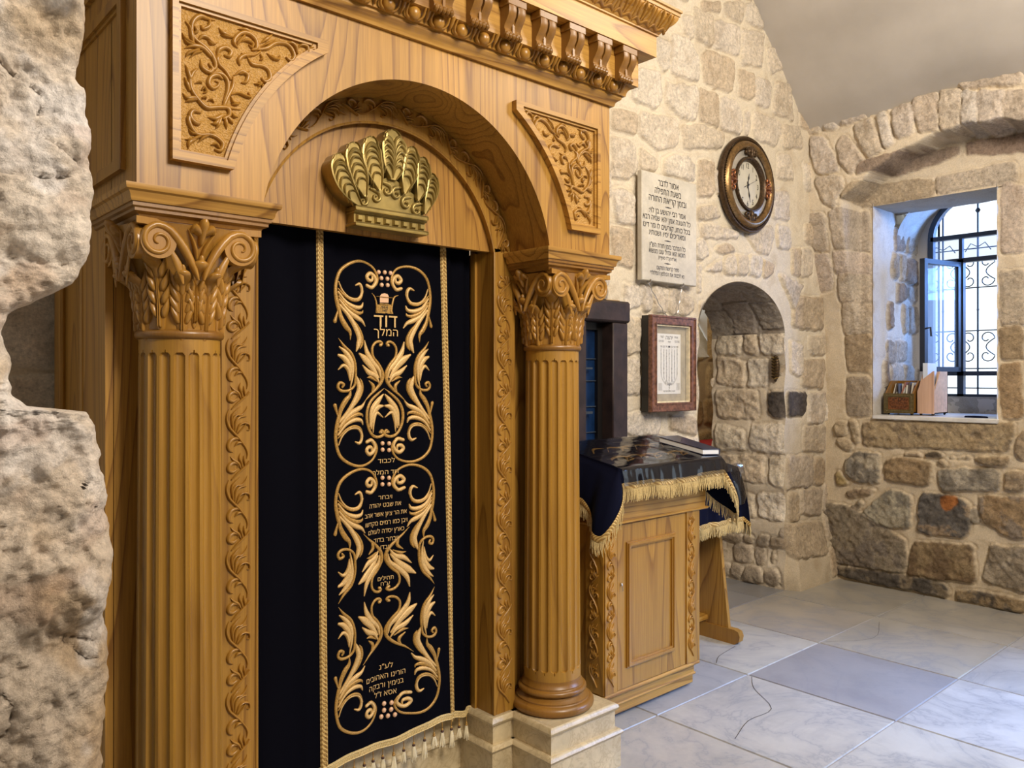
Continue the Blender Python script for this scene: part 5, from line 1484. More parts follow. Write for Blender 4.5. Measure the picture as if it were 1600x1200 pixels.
for h_ in range(1, 13):
    mb = MB(); a = PI / 2 - h_ * PI / 6; put_text(mb, str(h_), .050, lambda x, z: (x, YK - .0235, z), kx + .122 * math.cos(a), kz + .124 * math.sin(a), hebrew=False, bold=.0, sx=.78); mb.build('numeral', M['ink'], ck)
hf = lambda x, z, h: (kx + x, YK - .025 - h, kz + z)
def hand(ang, L, w, name, tail=.02):
    mb = MB(); d = (math.sin(ang), math.cos(ang))
    mb.stroke([(-d[0] * tail, -d[1] * tail, w * .8), (0, 0, w * 1.6), (d[0] * L * .35, d[1] * L * .35, w * .7), (d[0] * L * .6, d[1] * L * .6, w * 1.9), (d[0] * L * .75, d[1] * L * .75, w * .7), (d[0] * L, d[1] * L, w * .2)], hf, .003, sub=5)
    return mb.build(name, M['ink'], ck, True)
hand(math.radians(12), .080, .0042, 'hour_hand'); hand(math.radians(165), .115, .0034, 'minute_hand')
mb = MB(); d = (math.sin(math.radians(66)), math.cos(math.radians(66))); mb.stroke([(-d[0] * .05, -d[1] * .05, .0022), (0, 0, .001), (d[0] * .12, d[1] * .12, .0005)], hf, .002, base=.004); mb.build('second_hand', M['ink'], ck)
mb = MB(); mb.ball((kx, YK - .030, kz), (.008, .004, .008), 12, 6); mb.build('hub', M['ink'], ck, True)
def ornament(ang, big):
    mb = MB(); c_, s_ = math.cos(ang), math.sin(ang); R0 = .205
    def f(x, y, h):       # x tangential, y radial
        return kx + c_ * (R0 + y) - s_ * x, YK - .046 - h, kz + s_ * (R0 + y) + c_ * x
    for g in (-1, 1):
        mb.stroke([(g * .004, -.03, .004), (g * .020, -.018, .007), (g * .034, .004, .008), (g * .028, .022, .007), (g * .015, .018, .006), (g * .018, .006, .004)], f, .012, sub=4)
        mb.stroke([(g * .006, .0, .003), (g * .012, .028, .008), (g * .020, .044, .006), (g * .008, .046, .003)], f, .012, sub=4)
        mb.stroke([(g * .028, -.006, .003), (g * .050, -.014, .007), (g * .062, -.002, .007), (g * .054, .010, .005)], f, .012, sub=4)
        mb.stroke([(g * .034, .012, .002), (g * .048, .024, .006), (g * .058, .018, .004)], f, .010, sub=4)
    mb.stroke([(0, -.038, .005), (0, -.010, .012), (0, .020, .010), (0, .055, .003)], f, .020, sub=4)
    x, y, z = f(0, .0, 0); mb.ball((x, y - .012, z), (.010, .010, .010), 8, 6)
    mb.build('scroll_ornament', M['copper'] if big else M['bronze_dark'], ck, True, 55)
ornament(PI / 2, 0); ornament(PI, 1); ornament(0, 1); ornament(-PI / 2, 0)

# ================================================================== MARBLE PLAQUE
YP = 2.885
px0, px1, pz0, pz1 = 3.545, 4.066, 2.052, 2.672
plq = empty('marble_plaque'); tag(plq, 'white marble plaque with black Hebrew lettering hung beside the clock', 'plaque')
mb = MB(); mb.box(px0, px1, YP - .012, YP + .022, pz0, pz1, bev=.004); mb.build('slab', M['plaque'], plq, True)
mb = MB(); f = lambda x, z: (x, YP - .0135, z)
Y_ = YP - .013
def ptext(s, uc, vc, wpx, hpx, bold=.004):
    x, z = onY(uc, vc, Y_); xl, _ = onY(uc - wpx / 2, vc, Y_); xr, _ = onY(uc + wpx / 2, vc, Y_)
    put_text(mb, s, hpx * .0056, f, x, z, width=xr - xl, bold=bold)
P4 = lambda x, y: (960 + x / 6, 260 + y / 6)
for s, xc, yc, w, h_ in [('אסור לדבר', 508, 176, 190, 9.5), ('בשעת התפילה', 505, 251, 245, 9.5), ('ובזמן קריאת התורה', 503, 328, 350, 9.5),
    ('אמר רבי יהושע בן לוי:', 500, 440, 342, 8), ('כל העונה אמן יהא שמיה רבא', 497, 507, 445, 8), ('בכל כוחו, קורעים לו גזר דינו', 497, 580, 438, 8), ('ומאריכים ימיו ושנותיו', 500, 645, 336, 8),
    ('כל המדבר בזמן חזרת הש"ץ', 500, 757, 338, 7.2), ('חוטא הוא וגדול עונו מנשוא', 497, 812, 338, 7.2), ("(או''ח קכ''ד סעיף ז)", 498, 865, 170, 5),
    ('ספר קדושת המקום', 503, 962, 206, 6), ('נא לכבות את הטלפון הסלולרי', 498, 1015, 318, 6)]:
    u, v = P4(xc, yc); ptext(s, u, v, w / 6, h_)
for xc, yc in ((505, 388), (503, 702), (500, 914)):
    u, v = P4(xc, yc); x, z = onY(u, v, Y_)
    for g in (-1, 1): mb.stroke([(x + g * .002, z, .0035), (x + g * .012, z, .0022), (x + g * .032, z, .0006)], lambda a, b, h: (a, Y_ - .0004 - h * .2, b), .001, sub=3)
mb.build('hebrew_lettering', M['ink'], plq)
mb = MB()
for x in (3.62, 3.93):
    mb = MB(); mb.tube([(x, YP + .02, pz0 + .02), (x, YP + .004, pz0 - .012), (x, YP - .014, pz0 - .010), (x, YP - .016, pz0 + .008)], .004, 6); mb.build('clip', M['chrome'], plq, True)

# ================================================================== FRAMED PRINT
fx0, fx1, fz0, fz1 = 3.590, 4.018, 1.303, 1.857
YF = 2.842
fr = empty('picture_frame'); tag(fr, 'reddish wooden frame holding a white Hebrew menorah print, hanging below the marble plaque', 'picture')
mb = MB()
def rect(x0, x1, z0, z1): return [(x0, z0), (x1, z0), (x1, z1), (x0, z1)]
b = .052
mb.ring(rect(fx0, fx1, fz0, fz1), rect(fx0 + b, fx1 - b, fz0 + b, fz1 - b), YF, YF + .02)
for o, y in ((.004, -.005), (b - .010, -.004)):
    mb.ring(rect(fx0 + o, fx1 - o, fz0 + o, fz1 - o), rect(fx0 + o + .007, fx1 - o - .007, fz0 + o + .007, fz1 - o - .007), YF + y, YF + .01)
mb.build('moulded_frame', M['frame_wood'], fr, True, 30)
mb = MB(); mb.ring(rect(fx0 + .002, fx1 - .002, fz0 + .002, fz1 - .002), rect(fx0 + .03, fx1 - .03, fz0 + .03, fz1 - .03), YF + .012, YF + .070); mb.build('box_side', M['black'], fr)
mb = MB(); mb.ring(rect(fx0 + b - .002, fx1 - b + .002, fz0 + b - .002, fz1 - b + .002), rect(fx0 + b + .008, fx1 - b - .008, fz0 + b + .008, fz1 - b - .008), YF + .008, YF + .030); mb.build('fillet', M['cream'], fr)
mb = MB(); mb.box(fx0 + .02, fx1 - .02, YF + .034, YF + .040, fz0 + .02, fz1 - .02); mb.build('mount', M['mount'], fr)
mx0, mx1, mz0, mz1 = 3.685, 3.905, 1.405, 1.755
mb = MB(); mb.box(mx0, mx1, YF + .031, YF + .034, mz0, mz1); prn = mb.build('print', M['paper'], fr)
mb = MB(); f = lambda x, z: (x, YF + .0302, z)
mcx = (mx0 + mx1) / 2; Wm = mx1 - mx0
def tx(s, x, z, size, w, rot=0, bold=.0): put_text(mb, s, size, f, mcx + x * Wm, mz0 + z * (mz1 - mz0), width=w * Wm if w else None, rot=rot, bold=bold)
tx('יהוה', 0, .935, .034, .30, bold=.02); tx('שויתי', .30, .945, .020, .15); tx('לנגדי', -.30, .945, .020, .15); tx('תמיד', 0, .865, .016, .12, bold=.01)
for g in (-1, 1):
    for k in range(2): tx('למנצח בנגינות', g * .34, .885 - k * .02, .008, .22)
words = 'אלהים יחננו ויברכנו יאר פניו אתנו סלה לדעת בארץ דרכך בכל גוים ישועתך יודוך עמים אלהים'.split()
wi = 0
for k, hd in enumerate(['מזמור', 'שיר', 'נגן', 'ו', 'שיר', 'נגן', 'מור']): tx(hd, (3 - k) * .115, .785, .018, .085, bold=.01)
for c_ in range(-3, 4):
    bend = .36 - .06 * (3 - abs(c_)) if c_ else .08
    z = .735
    while z > bend:
        w = words[wi % len(words)]; wi += 1; L = .020 * len(w) * .62
        tx(w, c_ * .115, z - L / 2 * 1.0, .0135, None, rot=PI / 2); z -= L * 1.02 + .008
    if c_:
        R = abs(c_) * .115; n = 1 + abs(c_)
        for q in range(n):
            a = (q + .5) / n * PI / 2; w = words[(wi + q) % len(words)]
            x = math.copysign(R * math.cos(a) * 1.0, c_); z = bend - R * .62 * math.sin(a) * 1.0
            tx(w[:4], x, z, .0125, None, rot=math.copysign(PI / 2 - a * .92, c_) if c_ > 0 else -(PI / 2 - a * .92))
        wi += n
tx('למנצח בנגינות מזמור שיר', 0, .045, .014, .52)
for g in (-1, 1):
    for k in range(6): tx('ברוך שם כבוד', g * .385, .17 - k * .02, .0075, .16)
mb.build('printed_hebrew', M['ink'], prn)
mb = MB(); mb.box(fx0 + b, fx1 - b, YF + .012, YF + .015, fz0 + b, fz1 - b); mb.build('glass_pane', M['picture_glass'], fr)
mb = MB()
for (x0, z0, x1, z1) in ((3.63, pz0 - .012, 3.79, fz1), (3.945, pz0 - .012, 3.90, fz1)):
    P = [(x0 + (x1 - x0) * t / 8 + .006 * math.sin(t * 2.3), Yc - .035, z0 + (z1 - z0) * t / 8 + .003) for t in range(9)]
    P[-1] = (x1, YF + .03, fz1 - .004); mb = MB(); mb.tube(P, .0028, 6); mb.build('hanging_wire', M['chrome'], fr, True)

# ================================================================== TIMBER-FRAMED LEADED WINDOW IN THE BACK WALL
tw = empty('window_1'); tw['kind'] = 'structure'
mb = MB(); mb.box(2.45, 3.437, 2.86, 3.02, 1.80, 1.918, bev=.012); mb.build('lintel', M['timber'], tw, True)
mb = MB(); mb.box(3.300, 3.425, 2.872, 3.02, 1.06, 1.80, bev=.006); mb.build('post', M['timber'], tw, True)
mb = MB(); mb.box(3.02, 3.09, 2.872, 3.02, 1.06, 1.80, bev=.006); mb.box(3.02, 3.43, 2.872, 3.02, 1.04, 1.10, bev=.006); mb.build('sill_rail', M['timber'], tw, True)
mb = MB(); mb.ring(rect(3.085, 3.300, 1.10, 1.80), rect(3.125, 3.262, 1.14, 1.76), 2.95, 2.99); mb.build('casement', M['black'], tw)
M['leaded_blue'] = plain('blue_leaded_glass', (.006, .022, .07), .12, bump_scale=12, bs=.1, var=.3)
M['leaded_grey'] = plain('grey_leaded_glass', (.05, .07, .08), .12, bump_scale=12, bs=.1, var=.3)
M['leaded_amber'] = plain('amber_leaded_glass', (.12, .06, .015), .12, bump_scale=12, bs=.1, var=.3)
mb = MB()
cols = [(3.05, 3.16, 1), (3.16, 3.185, 0), (3.185, 3.27, 0)]
mb.box(3.10, 3.150, 2.972, 2.976, 1.12, 1.38, 2); mb.box(3.10, 3.150, 2.972, 2.976, 1.38, 1.78, 1); mb.box(3.150, 3.27, 2.972, 2.976, 1.12, 1.78, 0)
mb.build('pane', [M['leaded_blue'], M['leaded_grey'], M['leaded_amber']], tw)
mb = MB(); mb.box(3.148, 3.154, 2.962, 2.974, 1.12, 1.78); 
for z in (1.20, 1.34, 1.48, 1.60): mb.box(3.10, 3.265, 2.963, 2.973, z, z + .005)
mb.box(3.02, 3.20, 2.93, 2.945, 1.305, 1.318); mb.box(3.02, 3.20, 2.93, 2.945, 1.545, 1.555)
mb.build('lead_bars', M['steel'], tw)
mb = MB(); mb.box(2.5, 3.40, 3.01, 3.03, 1.0, 1.95); mb.build('backing_board', M['black'], tw)

# ================================================================== STEEL WINDOW, OPEN CASEMENT AND WROUGHT-IRON GRILLE
XF = 6.60
win = empty('window_3'); win['kind'] = 'structure'
yc0, yc1 = 1.70, 2.505; ym = 2.27
Zs = 2.58; 
def arcYZ(r, n=28, c=(yc0 + yc1) / 2): return [(c + r * math.cos(PI * k / n), Zs + r * .86 * math.sin(PI * k / n)) for k in range(n + 1)]
ro = (yc1 - yc0) / 2
o_ = [(yc1, 1.335)] + arcYZ(ro) + [(yc0, 1.335)]; i_ = [(yc1 - .04, 1.375)] + arcYZ(ro - .04) + [(yc0 + .04, 1.375)]
mb = MB(); mb.ring(o_, i_, XF, XF + .05, 'X'); 
mb.box(XF, XF + .05, yc0 + .02, yc1 - .02, 2.560, 2.592); mb.box(XF, XF + .05, yc0 + .02, yc1 - .02, 2.375, 2.408); mb.box(XF, XF + .05, yc0 + .02, yc1 - .02, 1.515, 1.548)
mb.box(XF, XF + .05, ym - .022, ym + .022, 1.36, 2.40); mb.box(XF + .005, XF + .045, ym - .012, ym + .012, 2.40, 2.57)
fro = mb.build('frame', M['steel'], win)
mb = MB(); mb.box(XF + .022, XF + .026, yc0 + .03, yc1 - .03, 2.40, 2.56); mb.build('pane', M['glass'], win)
mb = MB(); 
# open leaf: hinged on the mullion, swung into the room
hxp, hyp = XF - .005, 2.275; fxp, fyp = 6.150, 2.372
dx, dy = fxp - hxp, fyp - hyp; L = math.hypot(dx, dy); dx /= L; dy /= L
def leaf(a, n_, z): return (hxp + dx * a - dy * n_, hyp + dy * a + dx * n_, z)
def lbox(mb, a0, a1, z0, z1, t0_=-.016, t1_=.016):
    V = [leaf(a, t, z) for a in (a0, a1) for t in (t0_, t1_) for z in (z0, z1)]
    mb.add(V, [(0, 1, 3, 2), (4, 6, 7, 5), (0, 4, 5, 1), (2, 3, 7, 6), (0, 2, 6, 4), (1, 5, 7, 3)])
lbox(mb, 0, L, 1.545, 1.58); lbox(mb, 0, L, 2.34, 2.375); lbox(mb, 0, .035, 1.55, 2.37); lbox(mb, L - .038, L, 1.545, 2.375, -.020, .020)
lf = mb.build('open_casement', M['iron'], win)
mb = MB(); lbox(mb, .03, L - .03, 1.57, 2.35, -.002, .002); mb.build('glass_pane', M['glass'], lf)
mb = MB(); mb.tube([leaf(L - .015, .02, 1.86), leaf(L - .015, .055, 1.865), leaf(L - .015, .060, 1.80)], .007, 8); mb.build('handle', M['iron'], lf, True)
# grille outside
gr = MB(); XG = XF + .13
def bar(y0, z0, y1, z1, r=.006): gr.tube([(XG, y0, z0), (XG, y1, z1)], r, 6)
for y in (2.44, 2.19, 1.94): bar(y, 1.34, y, 2.84, .007)
for z in (1.42, 1.57, 1.86, 2.19, 2.49): bar(yc0 - .05, z, yc1 + .02, z, .005)
def spiral(cy_, cz_, r, start, turn, sgn): return [(XG, cy_ + r * (1 - .78 * t) * math.cos(start + sgn * turn * t), cz_ + r * (1 - .78 * t) * math.sin(start + sgn * turn * t)) for t in [k / 22 for k in range(23)]]
for y in (2.44, 2.19, 1.94):
    for g in (-1, 1):
        for zc in (1.735, 2.31):
            top = spiral(y + g * .062, zc + .065, .055, (0 if g > 0 else PI), 3.6 * PI / 2, g)
            bot = spiral(y + g * .062, zc - .065, .055, (0 if g > 0 else PI), 3.6 * PI / 2, -g)
            mid = [(XG, y + g * (.117 - .060 * math.sin(PI * k / 10)), zc + .065 - .13 * k / 10) for k in range(11)]
            gr.tube(top[::-1] + mid[1:-1] + bot, .0042, 6)
        gr.tube([(XG, y, 2.50), (XG, y + g * .05, 2.53), (XG, y + g * .09, 2.47)], .004, 6)
for y in (2.44, 2.19, 1.94):
    for z in (2.78, 2.02, 1.86, 1.57, 2.19):
        s_ = .020 if z > 2.5 else .011
        gr.add([(XG, y, z + s_ * 1.5), (XG, y, z - s_ * 1.5), (XG, y + s_, z), (XG, y - s_, z), (XG + .012, y, z), (XG - .012, y, z)], [(0, 2, 4), (0, 4, 3), (0, 3, 5), (0, 5, 2), (1, 4, 2), (1, 3, 4), (1, 5, 3), (1, 2, 5)])
grille = gr.build('iron_grille', M['iron'], win, True)
# masonry edge outside the frame, splaying round the arch
mb = MB(); 
oo = [(2.60, 1.30)] + [(2.10 + .62 * math.cos(PI * k / 28), Zs + .50 * math.sin(PI * k / 28)) for k in range(29)] + [(1.60, 1.30)]
mb.ring(oo, [(yc1 - .005, 1.30)] + arcYZ(ro - .004) + [(yc0 + .005, 1.30)], XF + .012, XF + .10, 'X'); struct(mb.build('wall_window_edge', M['plaster']))

# ================================================================== THINGS ON THE WINDOW SILL
ZS = 1.233
bx = empty('pamphlet_box'); tag(bx, 'brown wooden box with studded brass front panel at the left end of the window sill', 'box')
def obox(name, X0, y0, y1, dpt, z0, hfun, mat, parent):
    pass
b0x, b0y0, b0y1 = 5.90, 2.335, 2.535
mb = MB(); t = .010
mb.box(b0x, b0x + t, b0y0, b0y1, ZS + .012, ZS + .150); mb.box(b0x + .20, b0x + .21, b0y0, b0y1, ZS + .012, ZS + .245)
for y in (b0y0, b0y1 - t):
    mb.prism([(b0x, ZS + .012), (b0x + .21, ZS + .012), (b0x + .21, ZS + .245), (b0x + .10, ZS + .245), (b0x, ZS + .150)], y, y + t, 'Y')
mb.box(b0x, b0x + .21, b0y0, b0y1, ZS + .012, ZS + .022)
mb.build('body', M['oak_red'], bx)
M['olive_brass'] = plain('olive_brass', (.13, .095, .035), .4, .4, bump_scale=60, bs=.2, var=.2)
def ryz(y0, y1, z0, z1): return [(y0, z0), (y1, z0), (y1, z1), (y0, z1)]
mb = MB(); mb.ring(ryz(b0y0 - .004, b0y1 + .004, ZS + .010, ZS + .154), ryz(b0y0 + .026, b0y1 - .026, ZS + .038, ZS + .126), b0x - .010, b0x, 'X')
for k in range(16):
    y = b0y0 + .016 + k * (b0y1 - b0y0 - .032) / 15
    for z in (ZS + .026, ZS + .138): mb.ball((b0x - .011, y, z), .004, 6, 5)
for k in range(9):
    z = ZS + .034 + k * .012
    for y in (b0y0 + .012, b0y1 - .012): mb.ball((b0x - .011, y, z), .004, 6, 5)
mb.build('studded_frame', M['olive_brass'], bx, True)
mb = MB(); mb.box(b0x - .004, b0x - .001, b0y0 + .024, b0y1 - .024, ZS + .036, ZS + .128); pl_ = mb.build('brass_plate', M['copper'], bx)
mb = MB(); f = lambda x, z: (b0x - .0045, (b0y0 + b0y1) / 2 - x, z)
put_text(mb, 'לע"נ', .03, f, 0, ZS + .108, width=.09); put_text(mb, 'ספרי תהילים', .024, f, 0, ZS + .082, width=.10); put_text(mb, 'לשימוש הקהל', .022, f, 0, ZS + .056, width=.11)
mb.build('plate_lettering', M['ink'], pl_)
mb = MB()
for xx in (b0x + .02, b0x + .19):
    for y in (b0y0 + .02, b0y1 - .02):
        mb = MB(); mb.ball((xx, y, ZS + .008), (.010, .010, .009), 8, 6); mb.build('foot', M['black'], bx, True)
bc = [(.62, .60, .52), (.08, .06, .05), (.55, .50, .40), (.28, .12, .08), (.7, .7, .68), (.10, .12, .2), (.42, .38, .3)]
labs = ['cream', 'black', 'tan', 'maroon', 'white', 'navy', 'buff']
rng = random.Random(3)
for k in range(11):
    y = b0y1 - .018 - k * .0155; c = bc[k % 7]; tilt = rng.uniform(-.03, .05)
    hh = .185 + rng.uniform(0, .03)
    mb = MB(); th = .0055
    V = [(b0x + .03 + i * .12 + z_ * .10, y + s_ * th + z_ * tilt, ZS + .023 + z_ * hh) for i in (0, 1) for s_ in (-1, 1) for z_ in (0, 1)]
    mb.add(V, [(0, 1, 3, 2), (4, 6, 7, 5), (0, 4, 5, 1), (2, 3, 7, 6), (0, 2, 6, 4), (1, 5, 7, 3)])
    key = 'booklet%d' % (k % 7)
    if key not in M: M[key] = plain('booklet_' + labs[k % 7], c, .6)
    tag(mb.build('booklet', M[key]), 'slim booklet with %s cover, %s from the left in the brass-fronted sill box' % ((labs[k % 7], ('first', 'second', 'third', 'fourth', 'fifth', 'sixth', 'seventh', 'eighth', 'ninth', 'tenth', 'eleventh')[k])), 'booklet', 'booklets in the sill box')
mh = empty('magazine_holder'); tag(mh, 'tall pale pine magazine holder with slanted side, right of the brass-fronted box on the sill', 'magazine holder')
m0x, my0, my1 = 5.93, 2.205, 2.318
sl = [(m0x, ZS + .012), (m0x + .24, ZS + .012), (m0x + .24, ZS + .31), (m0x + .10, ZS + .31), (m0x, ZS + .17)]
mb = MB()
for y in (my0, my1 - .008): mb.prism(sl, y, y + .008, 'Y')
mb.box(m0x + .232, m0x + .24, my0, my1, ZS + .012, ZS + .31); mb.box(m0x, m0x + .24, my0, my1, ZS + .012, ZS + .02)
mb.build('body', M['pine'], mh)
M['pine_front'] = wood('pine_boards', (.55, .36, .25), (.38, .22, .15), ring=6)
mb = MB(); mb.prism([(my0, ZS + .012), (my1, ZS + .012), (my1, ZS + .17), (my1 - .03, ZS + .25), (my0 + .008, ZS + .312), (my0, ZS + .312)], m0x - .006, m0x, 'X'); mb.build('front_panel', M['pine_front'], mh)
mb = MB()
for xx in (m0x + .02, m0x + .22):
    for y in (my0 + .014, my1 - .014):
        mb = MB(); mb.ball((xx, y, ZS + .008), (.009, .009, .009), 8, 6); mb.build('foot', M['black'], mh, True)
mb = MB(); mb.box(m0x + .06, m0x + .22, my1 - .045, my1 - .012, ZS + .022, ZS + .37)
M['pale_blue_paper'] = plain('pale_folder', (.62, .68, .76), .5); tag(mb.build('folder', M['pale_blue_paper']), 'pale blue folder sticking up out of the pine magazine holder', 'folder')
mb = MB(); mb.stroke([(5.87, 1.86, .012), (5.86, 1.92, .016), (5.865, 1.98, .012)], lambda x, y, h: (x, y, ZS + .001 + h), .012, sub=4)
tag(mb.build('spectacle_case', M['velvet_blue'], None, True), 'small dark oblong case lying near the right end of the sill', 'case')

# ================================================================== CABINET LECTERN
st = empty('reading_cabinet'); tag(st, 'oak cabinet lectern with panelled door and vine-carved corners, standing right of the ark', 'cabinet')
X0, X1, Y0, Y1c = 2.585, 3.265, 2.30, 2.58
mb = MB(); mb.box(X0, X1, Y0, Y1c, .125, .862); cab = mb.build('body', M['oak'], st)
mb = MB()
mb.box(X0 + .02, X1 - .015, Y0 + .015, Y1c, .018, .066, bev=.006); mb.box(X0 + .01, X1 - .005, Y0 + .006, Y1c, .060, .072, bev=.004); mb.box(X0 + .02, X1 - .015, Y0 + .012, Y1c, .070, .118)
mb.box(X0 - .004, X1 + .008, Y0 - .010, Y1c, .112, .130, bev=.006); mb.build('plinth', M['oak_x'], st, True, 35)
mb = MB()
for x in (X0 + .05, X1 - .08):
    for y in (Y0 + .05, Y1c - .08):
        mb = MB(); mb.box(x, x + .04, y, y + .04, 0, .02); mb.build('foot', M['black'], st)
mb = MB(); mb.box(X0 - .03, X1 + .065, Y0 - .02, Y1c + .02, .860, .872, bev=.004); mb.prism([(Y0 - .012, .872), (Y0 - .012, 1.108), (Y1c + .01, 1.165), (Y1c + .01, .872)], X0 - .002, X1 + .045, 'X'); mb.build('top_box', M['oak_x'], st, True, 35)
TZ = lambda y: 1.112 + .20 * (y - 2.215)
mb = MB(); mb.prism([(2.225, TZ(2.225) - .022), (2.225, TZ(2.225)), (2.61, TZ(2.61)), (2.61, TZ(2.61) - .022)], X0 - .004, X1 + .062, 'X'); mb.build('table_top', M['oak_x'], st, True)
dr = MB(); dx0, dx1 = 2.665, 3.155; dz0, dz1 = .135, .855
dr.box(dx0, dx1, Y0 - .005, Y0 + .002, dz0, dz1); door = dr.build('door', M['oak'], st)
mb = MB(); a0, a1, b0, b1 = 2.722, 3.070, .222, .775
mb.ring(rect(a0, a1, b0, b1), rect(a0 + .026, a1 - .026, b0 + .026, b1 - .026), Y0 - .004, Y0 - .014)
mb.ring(rect(a0 + .006, a1 - .006, b0 + .006, b1 - .006), rect(a0 + .018, a1 - .018, b0 + .018, b1 - .018), Y0 - .012, Y0 - .020)
mb.build('panel_moulding', M['oak_carved'], door, True, 30)
mb = MB(); mb.box(2.682, 2.690, Y0 - .016, Y0 - .004, .588, .602, bev=.002); mb.tube([(2.686, Y0 - .016, .586), (2.686, Y0 - .018, .568)], .0025, 6); mb.build('lock', M['chrome'], door, True)
for x0, x1 in ((X0 - .002, 2.660), (3.165, X1 + .002)):
    mb = MB(); mb.box(x0, x1, Y0 - .008, Y0 + .001, .132, .860); ps = mb.build('corner_post', M['oak'], st)
    mb = MB(); carve_vine(mb, lambda s, t, h, x0=x0: (x0 + .008 + t, Y0 - .008 - h, .15 + s), .69, .060, .008, period=.17); mb.build('vine_carving', M['oak_carved'], ps, True, 45)
mb = MB(); mb.box(X0 - .008, X0 + .001, Y0, Y0 + .10, .132, .860); ps = mb.build('corner_post', M['oak'], st)
mb = MB(); carve_vine(mb, lambda s, t, h: (X0 - .008 - h, Y0 + .018 + t, .15 + s), .69, .060, .008, period=.17, flip=True); mb.build('vine_carving', M['oak_carved'], ps, True, 45)

